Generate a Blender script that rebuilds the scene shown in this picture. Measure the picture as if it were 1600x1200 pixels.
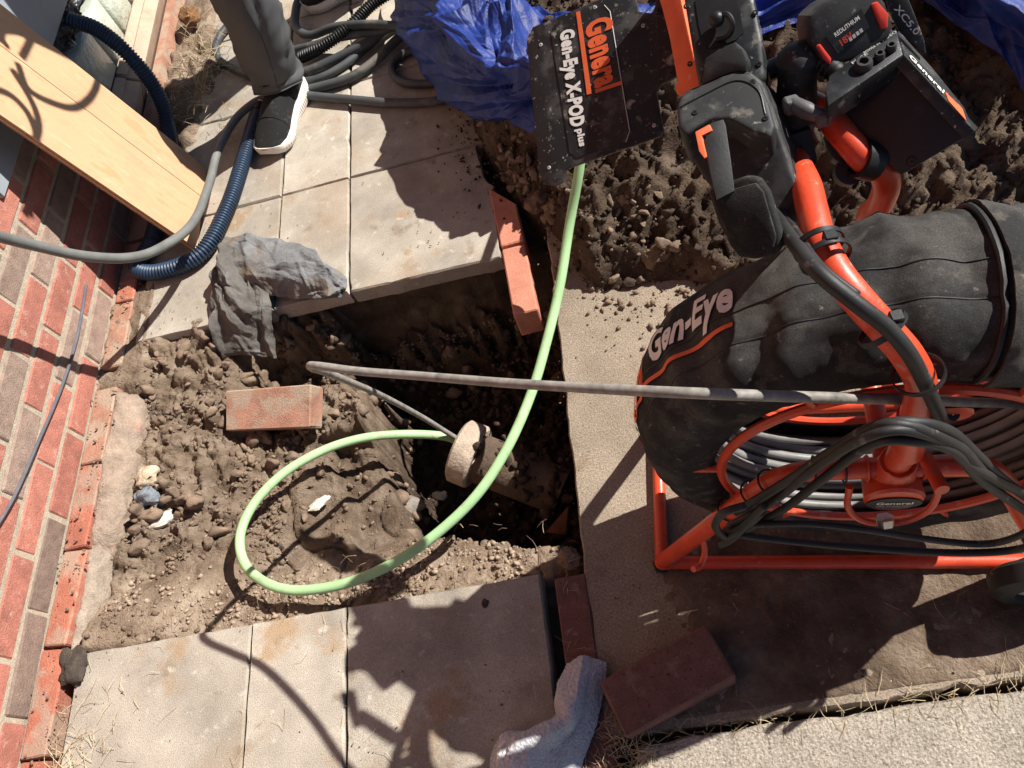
import bpy, bmesh, math, random
import numpy as np
from mathutils import Vector, Matrix
random.seed(7); RNG = np.random.default_rng(7)
for o in list(bpy.data.objects): bpy.data.objects.remove(o)
SC = bpy.context.scene
COL = SC.collection
PI = math.pi

# ------------------------------------------------------------------ camera
F = 1200.0; HC = 1.42
R = np.array([[0.9669089909979798, -0.10263017634137495, -0.2335680843595861],
              [-0.20589076898216685, -0.8545307881548123, -0.4768502105939006],
              [-0.15065189801393297, 0.5091602684810095, -0.8473841080791791]])
cd = bpy.data.cameras.new('camera'); cam = bpy.data.objects.new('camera', cd); COL.objects.link(cam)
cd.sensor_width = 36.0; cd.lens = 36.0 * F / 1600.0; cd.clip_start = 0.02; cd.clip_end = 500
cam.matrix_world = Matrix(((R[0][0], -R[1][0], -R[2][0], 0), (R[0][1], -R[1][1], -R[2][1], 0),
                           (R[0][2], -R[1][2], -R[2][2], HC), (0, 0, 0, 1)))
SC.camera = cam
SC.render.engine = 'CYCLES'; SC.cycles.diffuse_bounces = 2; SC.cycles.glossy_bounces = 3
SC.render.resolution_x = 1024; SC.render.resolution_y = 768
# ------------------------------------------------------------------ sky, sun, exposure
SUN_AZ = math.radians(24.0); SUN_EL = math.radians(44.5)     # azimuth from +X towards +Y, where the sun stands
w = bpy.data.worlds.new('World'); SC.world = w; w.use_nodes = True
nt = w.node_tree; bg = nt.nodes['Background']
sky = nt.nodes.new('ShaderNodeTexSky'); sky.sky_type = 'NISHITA'; sky.sun_disc = False
sky.altitude = 1200; sky.air_density = .7; sky.dust_density = .4; sky.sun_elevation = SUN_EL; sky.sun_rotation = math.radians(90) - SUN_AZ
nt.links.new(sky.outputs[0], bg.inputs[0]); bg.inputs[1].default_value = 0.05
sd = bpy.data.lights.new('sun', 'SUN'); sd.energy = 5.0; sd.angle = math.radians(0.55); sd.color = (1.0, 0.955, 0.89)
sun = bpy.data.objects.new('sun', sd); COL.objects.link(sun)
to_sun = Vector((math.cos(SUN_EL) * math.cos(SUN_AZ), math.cos(SUN_EL) * math.sin(SUN_AZ), math.sin(SUN_EL)))
sun.rotation_euler = to_sun.to_track_quat('Z', 'Y').to_euler(); sun.location = (2, 2, 4)
SC.view_settings.view_transform = 'Standard'; SC.view_settings.look = 'None'
SC.view_settings.exposure = 0.70; SC.view_settings.gamma = 1.0; SC.view_settings.use_curve_mapping = False

# ------------------------------------------------------------------ surveying helpers: photo pixel -> point at a known height / plane
def ray(u, v): return R.T @ np.array([(u - 800) / F, (v - 600) / F, 1.0])
def G(u, v, h=0.0):
    r = ray(u, v); return np.array([0, 0, HC]) + (h - HC) / r[2] * r
def GX(u, v, x):
    r = ray(u, v); return np.array([0, 0, HC]) + x / r[0] * r
# frame of the cable reel: origin at its front left base corner, axes along the base, into depth, up
FL = np.array([-.014, .407, 0.0]); _a = math.radians(-9.7)
UX = np.array([math.cos(_a), math.sin(_a), 0]); DX = np.array([-math.sin(_a), math.cos(_a), 0])
def RM(u, t, z): return FL + UX * u + DX * t + np.array([0, 0, z])
def FT(u, v, t):
    r = ray(u, v); o = np.array([0, 0, HC]); k = np.dot(FL + DX * t - o, DX) / np.dot(r, DX); return o + k * r

# ------------------------------------------------------------------ noise
def _h(ix, iy, iz, s):
    n = (ix.astype(np.int64) * 374761393 + iy.astype(np.int64) * 668265263 + iz.astype(np.int64) * 2147483647 + s * 974711) & 0x7fffffff
    n = ((n ^ (n >> 13)) * 1274126177) & 0x7fffffff
    n = ((n ^ (n >> 16)) * 362437) & 0x7fffffff
    return ((n ^ (n >> 11)) & 0xffff) / 32767.5 - 1.0
def vn(p, s=0):
    p = np.asarray(p, float); i = np.floor(p); f = p - i; f = f * f * (3 - 2 * f)
    ix, iy, iz = i[..., 0], i[..., 1], i[..., 2]; fx, fy, fz = f[..., 0], f[..., 1], f[..., 2]
    def L(dz):
        a = _h(ix, iy, iz + dz, s) * (1 - fx) + _h(ix + 1, iy, iz + dz, s) * fx
        b = _h(ix, iy + 1, iz + dz, s) * (1 - fx) + _h(ix + 1, iy + 1, iz + dz, s) * fx
        return a * (1 - fy) + b * fy
    return L(0) * (1 - fz) + L(1) * fz
def fbm(p, sc, oc=4, s=0, g=.5):
    p = np.asarray(p, float) * sc; t = 0; a = 1.0
    for k in range(oc): t = t + a * vn(p * (2.03 ** k) + k * 7.3, s + k); a *= g
    return t
def sstep(a, b, x):
    t = np.clip((x - a) / (b - a), 0, 1); return t * t * (3 - 2 * t)

# ------------------------------------------------------------------ objects
ORG = {}
def prop(o, label=None, cat=None, group=None, kind=None):
    if label: o['label'] = label
    if cat: o['category'] = cat
    if group: o['group'] = group
    if kind: o['kind'] = kind
    return o
def thing(name, label, cat, loc, group=None):
    o = bpy.data.objects.new(name, None); COL.objects.link(o); o.location = Vector(loc); o.empty_display_size = .05
    ORG[o.name] = np.array(loc, float); return prop(o, label, cat, group)
class MB:
    def __init__(s): s.v = []; s.f = []; s.n = 0
    def add(s, V, Fc):
        V = np.asarray(V, float); s.v.append(V); s.f += [tuple(i + s.n for i in f) for f in Fc]; s.n += len(V); return s
    def box(s, lo, hi, b=.0, M=None):
        lo = np.array(lo, float); hi = np.array(hi, float); c = (lo + hi) / 2; e = (hi - lo) / 2
        if b <= 0:
            V = np.array([[x, y, z] for z in (-1, 1) for y in (-1, 1) for x in (-1, 1)], float) * e
            Fc = [(0, 2, 3, 1), (4, 5, 7, 6), (0, 1, 5, 4), (2, 6, 7, 3), (0, 4, 6, 2), (1, 3, 7, 5)]
        else:
            bm = bmesh.new(); bmesh.ops.create_cube(bm, size=2)
            for q in bm.verts: q.co = Vector(np.array(q.co) * e)
            bmesh.ops.bevel(bm, geom=list(bm.edges), offset=b, segments=1, affect='EDGES', profile=.5)
            bm.verts.index_update(); V = np.array([q.co[:] for q in bm.verts]); Fc = [tuple(q.index for q in f.verts) for f in bm.faces]; bm.free()
        if M is not None: V = V @ np.asarray(M, float).T
        return s.add(V + c, Fc)
    def tube(s, pts, r, n=10, cap=True, smooth=0):
        P_ = np.asarray(pts, float)
        if smooth: P_ = spline(P_, smooth)
        m = len(P_); rr = np.full(m, r) if np.isscalar(r) else np.interp(np.linspace(0, 1, m), np.linspace(0, 1, len(r)), r)
        T = np.gradient(P_, axis=0); T /= np.linalg.norm(T, axis=1)[:, None] + 1e-12
        a = np.array([0, 0, 1.0]) if abs(T[0][2]) < .9 else np.array([1.0, 0, 0])
        N = np.cross(T[0], a); N /= np.linalg.norm(N); V = []
        th = np.linspace(0, 2 * PI, n, endpoint=False)
        for i in range(m):
            N = N - T[i] * np.dot(N, T[i]); N /= np.linalg.norm(N); B = np.cross(T[i], N)
            V.append(P_[i] + rr[i] * (np.outer(np.cos(th), N) + np.outer(np.sin(th), B)))
        Fc = [(i * n + j, i * n + (j + 1) % n, (i + 1) * n + (j + 1) % n, (i + 1) * n + j) for i in range(m - 1) for j in range(n)]
        if cap: Fc += [tuple(range(n))[::-1], tuple(range((m - 1) * n, m * n))]
        return s.add(np.concatenate(V), Fc)
    def ring(s, c, ax, Rr, r, n=48, k=8, a0=0, a1=2 * PI):
        e1, e2 = basis(ax); full = abs(a1 - a0) > 6.28; th = np.linspace(a0, a1, n, endpoint=not full)
        V = []; ph = np.linspace(0, 2 * PI, k, endpoint=False); ax = np.asarray(ax, float)
        for t in th:
            d = e1 * math.cos(t) + e2 * math.sin(t)
            V.append(np.asarray(c) + d * Rr + r * (np.outer(np.cos(ph), d) + np.outer(np.sin(ph), ax)))
        m = n if full else n - 1
        return s.add(np.concatenate(V), [(i * k + j, i * k + (j + 1) % k, ((i + 1) % n) * k + (j + 1) % k, ((i + 1) % n) * k + j) for i in range(m) for j in range(k)])
    def lathe(s, c, ax, prof, n=32, close=False):
        e1, e2 = basis(ax); ax = np.asarray(ax, float); V = []; m = len(prof)
        for i in range(n):
            t = 2 * PI * i / n; d = e1 * math.cos(t) + e2 * math.sin(t)
            V += [np.asarray(c) + ax * a + d * r for a, r in prof]
        q = m if close else m - 1
        return s.add(V, [(i * m + j, ((i + 1) % n) * m + j, ((i + 1) % n) * m + (j + 1) % m, i * m + (j + 1) % m) for i in range(n) for j in range(q)])
    def prism(s, poly, nrm, th, b=0, seg=2):
        """poly: ordered 3D points of the front face, extruded by th along -nrm, edges rounded by b"""
        poly = np.asarray(poly, float); nrm = np.asarray(nrm, float); nrm = nrm / np.linalg.norm(nrm)
        bm = bmesh.new(); n = len(poly)
        A = [bm.verts.new(p) for p in poly]; B = [bm.verts.new(p - nrm * th) for p in poly]
        bm.faces.new(A); bm.faces.new(B[::-1])
        for i in range(n): bm.faces.new((A[(i + 1) % n], A[i], B[i], B[(i + 1) % n]))
        bmesh.ops.recalc_face_normals(bm, faces=list(bm.faces))
        if b:
            ed = [e for e in bm.edges if not any(len(f.verts) == 4 for f in e.link_faces) or any(len(f.verts) == n for f in e.link_faces)]
            bmesh.ops.bevel(bm, geom=list(bm.edges), offset=b, segments=seg, affect='EDGES', profile=.6, clamp_overlap=True)
        bm.verts.index_update(); s.add([q.co[:] for q in bm.verts], [tuple(q.index for q in f.verts) for f in bm.faces]); bm.free(); return s
    def build(s, name, mt, parent=None, smooth=True, loc=None, sharp=40):
        V = np.concatenate(s.v); o0 = np.zeros(3)
        if parent is not None: o0 = ORG[parent.name]
        elif loc is not None: o0 = np.asarray(loc, float)
        me = bpy.data.meshes.new(name); me.from_pydata((V - o0).tolist(), [], s.f); me.update()
        me.materials.append(mt)
        if smooth:
            me.polygons.foreach_set('use_smooth', [True] * len(me.polygons))
            if sharp and len(me.polygons) < 20000:
                try: me.set_sharp_from_angle(angle=math.radians(sharp))
                except Exception: pass
        o = bpy.data.objects.new(name, me); COL.objects.link(o)
        if parent is not None: o.parent = parent
        else: o.location = o0
        ORG[o.name] = o0; return o
def single(name, mb, mt, label, cat, group=None, smooth=True, loc=None, kind=None, sharp=40):
    if loc is None:
        V = np.concatenate(mb.v); loc = [(V[:, 0].min() + V[:, 0].max()) / 2, (V[:, 1].min() + V[:, 1].max()) / 2, V[:, 2].min()]
    return prop(mb.build(name, mt, None, smooth, loc, sharp), label, cat, group, kind)
def basis(ax):
    ax = np.asarray(ax, float); a = np.array([0, 0, 1.0]) if abs(ax[2]) < .9 else np.array([1.0, 0, 0])
    e2 = a - ax * np.dot(a, ax); e2 /= np.linalg.norm(e2); e1 = np.cross(e2, ax); return e1, e2
def spline(P_, k=8):
    P_ = np.asarray(P_, float); n = len(P_); Q = np.vstack([2 * P_[0] - P_[1], P_, 2 * P_[-1] - P_[-2]]); out = []
    for i in range(n - 1):
        p0, p1, p2, p3 = Q[i:i + 4]
        for t in np.linspace(0, 1, k, endpoint=False):
            out.append(.5 * ((2 * p1) + (-p0 + p2) * t + (2 * p0 - 5 * p1 + 4 * p2 - p3) * t * t + (-p0 + 3 * p1 - 3 * p2 + p3) * t ** 3))
    out.append(P_[-1]); return np.array(out)
def resample(P_, step):
    d = np.r_[0, np.cumsum(np.linalg.norm(np.diff(P_, axis=0), axis=1))]; n = max(2, int(d[-1] / step)); q = np.linspace(0, d[-1], n)
    return np.stack([np.interp(q, d, P_[:, i]) for i in range(3)], 1)
def px(*a): return np.array([G(u, v, h) for u, v, h in a])
def bigmesh(name, V, Fc, mt, smooth=False):
    me = bpy.data.meshes.new(name); V = np.asarray(V, np.float32); Fc = np.asarray(Fc, np.int32); k = Fc.shape[1]
    me.vertices.add(len(V)); me.vertices.foreach_set('co', V.ravel()); me.loops.add(Fc.size); me.loops.foreach_set('vertex_index', Fc.ravel())
    me.polygons.add(len(Fc)); me.polygons.foreach_set('loop_start', np.arange(0, Fc.size, k, dtype=np.int32)); me.polygons.foreach_set('loop_total', np.full(len(Fc), k, np.int32))
    if smooth: me.polygons.foreach_set('use_smooth', np.ones(len(Fc), bool))
    me.update(calc_edges=True); me.validate(); me.materials.append(mt)
    o = bpy.data.objects.new(name, me); COL.objects.link(o); return o
def gridpatch(ctrl, nu, nv):
    """smooth surface through a rows x cols net of 3D points"""
    C = np.asarray(ctrl, float); rows = np.stack([resample_n(spline(C[:, j], 10), nu) for j in range(C.shape[1])], 1)
    return np.stack([resample_n(spline(rows[i], 10), nv) for i in range(nu)], 0)
def resample_n(P_, n):
    q = np.linspace(0, len(P_) - 1, n); return np.stack([np.interp(q, np.arange(len(P_)), P_[:, i]) for i in range(3)], 1)
def tents(U, Vv, n, Wr, Lr, amp, seed, ang=None, spread=.5, wrap=0):
    """sum of straight-flanked creases scattered over a sheet with coordinates U, Vv in metres"""
    rg = np.random.default_rng(seed); d = np.zeros_like(U); u0, u1, v0, v1 = U.min(), U.max(), Vv.min(), Vv.max()
    for _ in range(n):
        cu, cv = rg.uniform(u0, u1), rg.uniform(v0, v1); th = rg.uniform(0, PI) if ang is None else ang + rg.normal() * spread
        W_, L_, a, k = rg.uniform(*Wr), rg.uniform(*Lr), rg.uniform(.35, 1) * (1 if rg.random() < .62 else -.8), rg.normal() * 1.2
        du, dv = U - cu, Vv - cv; t = du * math.cos(th) + dv * math.sin(th); q = -du * math.sin(th) + dv * math.cos(th) + k * t * t
        d += a * np.maximum(0, 1 - np.abs(q) / W_) * np.exp(-(t / L_) ** 2)
    return d * amp
def cloth(ctrl, nu, nv, amp, sc, th, seed=0, rag=0.0, ridge=True, floor=None, fuzz=0.0, folds=None):
    S = gridpatch(ctrl, nu, nv)
    du = np.gradient(S, axis=0); dv = np.gradient(S, axis=1); N = np.cross(du, dv); N /= np.linalg.norm(N, axis=2)[..., None] + 1e-9
    if N[..., 2].mean() < 0: N = -N
    n1 = fbm(S, sc, 3, seed); n2 = fbm(S + 5, sc * 2.2, 2, seed + 9)
    d = amp * ((1 - np.abs(n1) * 1.6) + .32 * (1 - np.abs(n2) * 1.5)) if ridge else amp * (n1 + .4 * n2)
    if folds:
        lu = np.linalg.norm(np.diff(S, axis=0), axis=2).mean() * np.arange(nu); lv = np.linalg.norm(np.diff(S, axis=1), axis=2).mean() * np.arange(nv)
        UU, WW = np.meshgrid(lu, lv, indexing='ij'); UU = UU + fbm(S, 8, 2, seed + 61) * .01
        for k, fo in enumerate(folds): d = d + tents(UU, WW, *fo[:4], seed + 70 + k, *fo[4:])
    if fuzz: d = d + fuzz * fbm(S, 330, 2, seed + 20)
    S = S + N * d[..., None]
    if rag: S = S + np.stack([fbm(S, 40, 2, seed + 3), fbm(S, 40, 2, seed + 4), 0 * d], 2) * rag
    if floor is not None: S[..., 2] = np.maximum(S[..., 2], floor(S[..., 0], S[..., 1]))
    m = MB(); A = S.reshape(-1, 3); B = (S - N * th).reshape(-1, 3); k = nu * nv
    Fc = []
    for i in range(nu - 1):
        for j in range(nv - 1):
            a, b, c, e = i * nv + j, i * nv + j + 1, (i + 1) * nv + j + 1, (i + 1) * nv + j
            Fc += [(a, b, c, e), (k + e, k + c, k + b, k + a)]
    bd = [j for j in range(nv)] + [i * nv + nv - 1 for i in range(1, nu)] + [(nu - 1) * nv + j for j in range(nv - 2, -1, -1)] + [i * nv for i in range(nu - 2, 0, -1)]
    for p_, q_ in zip(bd, bd[1:] + bd[:1]): Fc.append((q_, p_, k + p_, k + q_))
    return m.add(np.vstack([A, B]), Fc)

# ------------------------------------------------------------------ materials
def hexc(r, g, b):
    f = lambda c: c / 12.92 if c <= .04045 else ((c + .055) / 1.055) ** 2.4
    return (f(r / 255), f(g / 255), f(b / 255))
MATS = {}
def mat(name, col, rough=.7, var=.25, sc=25, bump=.25, bsc=180, metal=0, spec=.4, spots=None, rnd=0.0, col2=None, stretch=None, coat=0, detail=6, bd=.004, grain=None, gs=420):
    """noise-varied colour col..col2, fine relief, optional list of spots (colour, scale, threshold, amount)"""
    if name in MATS: return MATS[name]
    m = bpy.data.materials.new(name); m.use_nodes = True; t = m.node_tree; N = t.nodes; Lk = t.links
    b = N['Principled BSDF']; b.inputs['Roughness'].default_value = rough; b.inputs['Metallic'].default_value = metal
    b.inputs['Specular IOR Level'].default_value = spec
    if coat: b.inputs['Coat Weight'].default_value = coat; b.inputs['Coat Roughness'].default_value = .15
    tc = N.new('ShaderNodeTexCoord'); oi = N.new('ShaderNodeObjectInfo')
    mp = N.new('ShaderNodeMapping'); Lk.new(tc.outputs['Object'], mp.inputs[0])
    mul = N.new('ShaderNodeMath'); mul.operation = 'MULTIPLY'; mul.inputs[1].default_value = 37.0; Lk.new(oi.outputs['Random'], mul.inputs[0])
    cx = N.new('ShaderNodeCombineXYZ'); Lk.new(mul.outputs[0], cx.inputs[0]); Lk.new(mul.outputs[0], cx.inputs[1]); Lk.new(cx.outputs[0], mp.inputs['Location'])
    if stretch: mp.inputs['Scale'].default_value = stretch
    def noise(s, d=6, r=.6):
        n = N.new('ShaderNodeTexNoise'); n.inputs['Scale'].default_value = s; n.inputs['Detail'].default_value = d; n.inputs['Roughness'].default_value = r
        Lk.new(mp.outputs[0], n.inputs['Vector']); return n
    def rgb(c): return (c[0], c[1], c[2], 1)
    n1 = noise(sc, detail); rp = N.new('ShaderNodeValToRGB'); Lk.new(n1.outputs[0], rp.inputs[0])
    c2 = col2 or tuple(min(1, c * (1 + var)) for c in col)
    rp.color_ramp.elements[0].position = .3; rp.color_ramp.elements[1].position = .7
    rp.color_ramp.elements[0].color = rgb([c * (1 - var) for c in col]); rp.color_ramp.elements[1].color = rgb(c2)
    out = rp.outputs[0]
    for (sc_, s_, th_, am_) in (spots or []):
        ns = noise(s_, 5); r2 = N.new('ShaderNodeValToRGB'); Lk.new(ns.outputs[0], r2.inputs[0])
        r2.color_ramp.elements[0].position = th_; r2.color_ramp.elements[1].position = min(1, th_ + .1)
        r2.color_ramp.elements[0].color = (0, 0, 0, 1); r2.color_ramp.elements[1].color = (am_, am_, am_, 1)
        mx = N.new('ShaderNodeMixRGB'); Lk.new(r2.outputs[0], mx.inputs[0]); Lk.new(out, mx.inputs[1]); mx.inputs[2].default_value = rgb(sc_); out = mx.outputs[0]
    if grain is None: grain = .55 if rough > .85 else .0
    if grain:
        ng = noise(gs, 3, .7); rg_ = N.new('ShaderNodeValToRGB'); Lk.new(ng.outputs[0], rg_.inputs[0])
        rg_.color_ramp.elements[0].position = .32; rg_.color_ramp.elements[1].position = .66
        rg_.color_ramp.elements[0].color = (.45, .43, .41, 1); rg_.color_ramp.elements[1].color = (1.25, 1.25, 1.25, 1)
        mg = N.new('ShaderNodeMixRGB'); mg.blend_type = 'MULTIPLY'; mg.inputs[0].default_value = grain; Lk.new(out, mg.inputs[1]); Lk.new(rg_.outputs[0], mg.inputs[2]); out = mg.outputs[0]
    if rnd:
        hs = N.new('ShaderNodeHueSaturation'); mr = N.new('ShaderNodeMapRange'); Lk.new(oi.outputs['Random'], mr.inputs[0])
        mr.inputs['To Min'].default_value = 1 - rnd; mr.inputs['To Max'].default_value = 1 + rnd; Lk.new(mr.outputs[0], hs.inputs['Value'])
        Lk.new(out, hs.inputs['Color']); out = hs.outputs[0]
    Lk.new(out, b.inputs['Base Color'])
    if bump:
        nb = noise(bsc, 8, .65); bp = N.new('ShaderNodeBump'); bp.inputs['Strength'].default_value = bump; bp.inputs['Distance'].default_value = bd
        Lk.new(nb.outputs[0], bp.inputs['Height']); Lk.new(bp.outputs[0], b.inputs['Normal'])
        vr = N.new('ShaderNodeMapRange'); Lk.new(n1.outputs[0], vr.inputs[0]); vr.inputs['To Min'].default_value = max(.05, rough - .12); vr.inputs['To Max'].default_value = min(1, rough + .12)
        Lk.new(vr.outputs[0], b.inputs['Roughness'])
    MATS[name] = m; return m
def plain(name, col, rough=.5): return mat(name, col, rough, .08, 60, .05, 300)

DUST = hexc(176, 156, 132)
m_paver = mat('paver_concrete', (.44, .392, .325), .9, .3, 6, 1.0, 420, spots=[((.40, .27, .155), 7, .57, .8), ((.24, .18, .12), 11, .60, .75), ((.70, .65, .56), 34, .60, .55), ((.22, .165, .12), 60, .66, .6), ((.16, .12, .09), 170, .66, .8), ((.60, .55, .48), 12, .62, .5), ((.36, .27, .18), 3.1, .55, .45)], rnd=.10, bd=.002)
m_slab = mat('slab_concrete', (.335, .272, .205), .92, .25, 6, 1.0, 300, spots=[((.24, .175, .115), 8, .56, .6), ((.56, .50, .41), 90, .61, .6), ((.14, .11, .08), 150, .65, .7)], bd=.003, grain=.8, gs=260)
m_aggr = mat('walkway_concrete', (.475, .42, .345), .92, .2, 14, 1.0, 170, spots=[((.2, .16, .125), 150, .57, .8), ((.76, .72, .64), 60, .63, .7)], bd=.006, grain=.9, gs=230)
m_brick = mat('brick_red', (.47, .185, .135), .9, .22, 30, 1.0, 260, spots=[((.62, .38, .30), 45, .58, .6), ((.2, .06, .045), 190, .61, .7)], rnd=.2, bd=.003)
m_brickb = mat('brick_brown', (.31, .22, .175), .92, .25, 40, 1.0, 260, spots=[((.3, .22, .18), 90, .62, .6)], rnd=.25, bd=.003)
m_brickd = mat('brick_dusty', (.42, .22, .15), .92, .25, 20, .8, 260, spots=[((.44, .34, .25), 14, .48, .85), ((.3, .1, .06), 60, .62, .6)], rnd=.08, bd=.003)
m_plinth = mat('plinth_brick', (.47, .165, .105), .92, .2, 18, .9, 240, spots=[((.43, .31, .23), 11, .45, .8), ((.58, .38, .29), 40, .6, .6), ((.12, .07, .05), 90, .67, .7)], rnd=.12, bd=.003)
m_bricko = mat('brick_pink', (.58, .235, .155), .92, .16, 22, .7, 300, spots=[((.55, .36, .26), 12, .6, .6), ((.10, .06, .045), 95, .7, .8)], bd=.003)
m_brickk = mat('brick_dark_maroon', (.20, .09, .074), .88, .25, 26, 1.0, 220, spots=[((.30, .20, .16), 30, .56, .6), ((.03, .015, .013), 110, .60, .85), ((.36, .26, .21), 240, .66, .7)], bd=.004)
m_mortar = mat('mortar', (.48, .41, .31), .95, .18, 40, 1.0, 260, bd=.003)
m_foot = mat('footing_mortar', (.36, .275, .21), .95, .25, 20, 1.0, 160, spots=[((.5, .25, .17), 14, .6, .5)], bd=.004)
m_soil = None
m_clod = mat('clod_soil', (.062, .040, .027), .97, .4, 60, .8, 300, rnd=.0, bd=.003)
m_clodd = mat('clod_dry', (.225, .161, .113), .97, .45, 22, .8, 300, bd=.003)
m_grav = mat('pale_gravel', (.37, .285, .21), .95, .35, 60, .6, 300, bd=.002)
m_white = mat('white_stone', (.72, .67, .58), .9, .15, 60, .8, 200)
m_straw = mat('straw', (.55, .44, .27), .9, .3, 20, 0)
m_orange = mat('orange_paint', (.66, .066, .021), .42, .16, 18, .12, 220, spec=.5, coat=.25, spots=[((.26, .17, .12), 14, .60, .6), ((.62, .25, .16), 40, .63, .7), ((.10, .07, .055), 110, .63, .85), ((.40, .34, .28), 55, .64, .7)])
m_orangef = mat('orange_flat', (.80, .14, .045), .55, .12, 30, .1, 200, spots=[((.75, .62, .55), 45, .64, .7)])
m_canvas = mat('black_canvas', (.030, .0295, .029), .92, .3, 9, .8, 900, spec=.2, spots=[((.105, .098, .09), 7, .49, .6), ((.15, .135, .115), 24, .57, .5), ((.30, .27, .23), 90, .64, .6), ((.012, .012, .012), 12, .58, .5)], bd=.0012, grain=.75, gs=520)
m_blk = mat('black_plastic', (.022, .023, .024), .62, .3, 20, .35, 700, spec=.4, spots=[((.085, .085, .08), 18, .52, .65), ((.36, .32, .26), 26, .62, .5), ((.42, .39, .34), 120, .64, .6)], bd=.0006)
m_blkd = mat('black_dusty_panel', (.013, .015, .017), .45, .3, 20, .25, 600, spec=.4, spots=[((.085, .085, .08), 22, .53, .6), ((.55, .53, .48), 170, .64, .9), ((.46, .44, .38), 38, .63, .7), ((.42, .37, .29), 13, .655, .75)], bd=.0006)
m_blkc = mat('black_clean', (.012, .012, .013), .45, .2, 20, .1, 500)
m_rub = mat('black_rubber', (.022, .022, .022), .55, .3, 30, .3, 300, spots=[((.25, .23, .2), 35, .64, .7)], bd=.001)
m_cable = mat('grey_cable', (.27, .25, .22), .6, .35, 60, .3, 300, spots=[((.05, .05, .05), 22, .6, .5)], bd=.001)
m_coil = mat('wound_cable', (.20, .195, .185), .45, .2, 30, .1, 200)
m_green = mat('green_hose', (.39, .63, .31), .55, .14, 9, .15, 300, spots=[((.31, .38, .22), 20, .56, .6), ((.25, .20, .13), 60, .63, .75)])
m_grey = mat('grey_hose', (.155, .16, .15), .5, .2, 20, .15, 300, spots=[((.28, .26, .22), 30, .62, .5)])
m_dkhose = mat('dark_hose', (.062, .066, .068), .55, .3, 12, .2, 250, spots=[((.2, .175, .14), 9, .56, .6)])
m_blueh = mat('blue_corrugated', (.022, .045, .085), .42, .2, 25, .1, 200, spots=[((.16, .17, .18), 40, .66, .4)])
m_tarp = mat('blue_tarp', (.007, .028, .19), .5, .35, 9, .7, 45, spec=.5, spots=[((.16, .20, .42), 55, .66, .4), ((.01, .02, .11), 5, .58, .6), ((.35, .36, .45), 180, .68, .6)], bd=.006)
m_wood = mat('plywood', (.60, .36, .205), .75, .10, 5, .2, 90, stretch=(6, 6, .7), spots=[((.50, .25, .12), 5, .56, .55), ((.36, .20, .10), 24, .62, .5), ((.70, .50, .34), 9, .60, .5)], bd=.001)
m_ply = mat('plywood_edge', (.33, .18, .09), .85, .4, 120, .3, 200)
m_trou = mat('charcoal_trousers', (.078, .078, .080), .85, .12, 9, .25, 900, bd=.0006, grain=0)
m_shoe = mat('black_knit', (.012, .012, .0125), .88, .3, 20, 1.0, 520, spots=[((.10, .10, .10), 40, .60, .5), ((.3, .29, .27), 130, .66, .7)], bd=.002, grain=.9, gs=600)
m_sole = mat('white_sole', (.74, .69, .62), .7, .12, 25, .3, 200, spots=[((.45, .36, .27), 25, .6, .5)])
m_skin = mat('skin', (.50, .29, .20), .6, .1, 20, .2, 300); m_shirt = mat('dark_shirt', (.05, .06, .08), .9, .2, 20, .3, 400); m_hair = mat('dark_hair', (.02, .014, .01), .7, .3, 60, .5, 300)
m_rag = mat('grey_rag', (.20, .205, .21), 1.0, .25, 16, .9, 700, spec=.05, spots=[((.22, .17, .12), 9, .52, .8), ((.04, .045, .06), 8, .62, .8)], bd=.002)
m_ragb = mat('bluegrey_rag', (.20, .225, .255), .97, .25, 20, .8, 500, bd=.002)
m_towel = mat('white_terry', (.60, .60, .625), 1.0, .10, 20, .7, 480, spec=.02, spots=[((.45, .42, .38), 9, .60, .5)], bd=.0025, grain=.6, gs=380)
m_clay = mat('clay_pipe', (.47, .385, .30), .95, .3, 20, .9, 120, spots=[((.42, .33, .25), 13, .52, .7)], bd=.004)
m_glass = mat('glass_block', (.56, .60, .50), .12, .25, 16, .9, 22, spec=.7, bd=.012)
m_panel = mat('grey_panel', (.30, .33, .36), .5, .08, 8, .1, 100)
m_silv = mat('silver_metal', (.62, .60, .56), .35, .15, 60, .2, 200, metal=.9)
m_plast = mat('crumpled_black_film', (.03, .03, .03), .25, .2, 20, .5, 60, spec=.6, bd=.006)
m_sill = mat('sill_stone', (.55, .40, .295), .9, .14, 14, .6, 160, spots=[((.40, .27, .18), 9, .6, .5)], bd=.003)
m_textw = plain('white_print', (.78, .76, .71), .6); m_texto = plain('orange_print', (.78, .13, .04), .6)
m_red = plain('red_latch', (.65, .05, .03), .45); m_tub = mat('grey_tub', (.05, .055, .07), .5, .2, 20, .2, 200); m_rim = plain('tub_rim', (.36, .37, .40), .5)
m_rod = mat('wall_rod', (.13, .13, .15), .45, .2, 30, .1, 200)
m_label = mat('label_black', (.02, .02, .02), .4, .2, 30, .05, 200); m_grprint = plain('grey_print', (.45, .44, .42), .6)
m_blackclod = mat('black_clod', (.075, .058, .045), .98, .4, 60, 1.0, 200, bd=.004)

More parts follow.
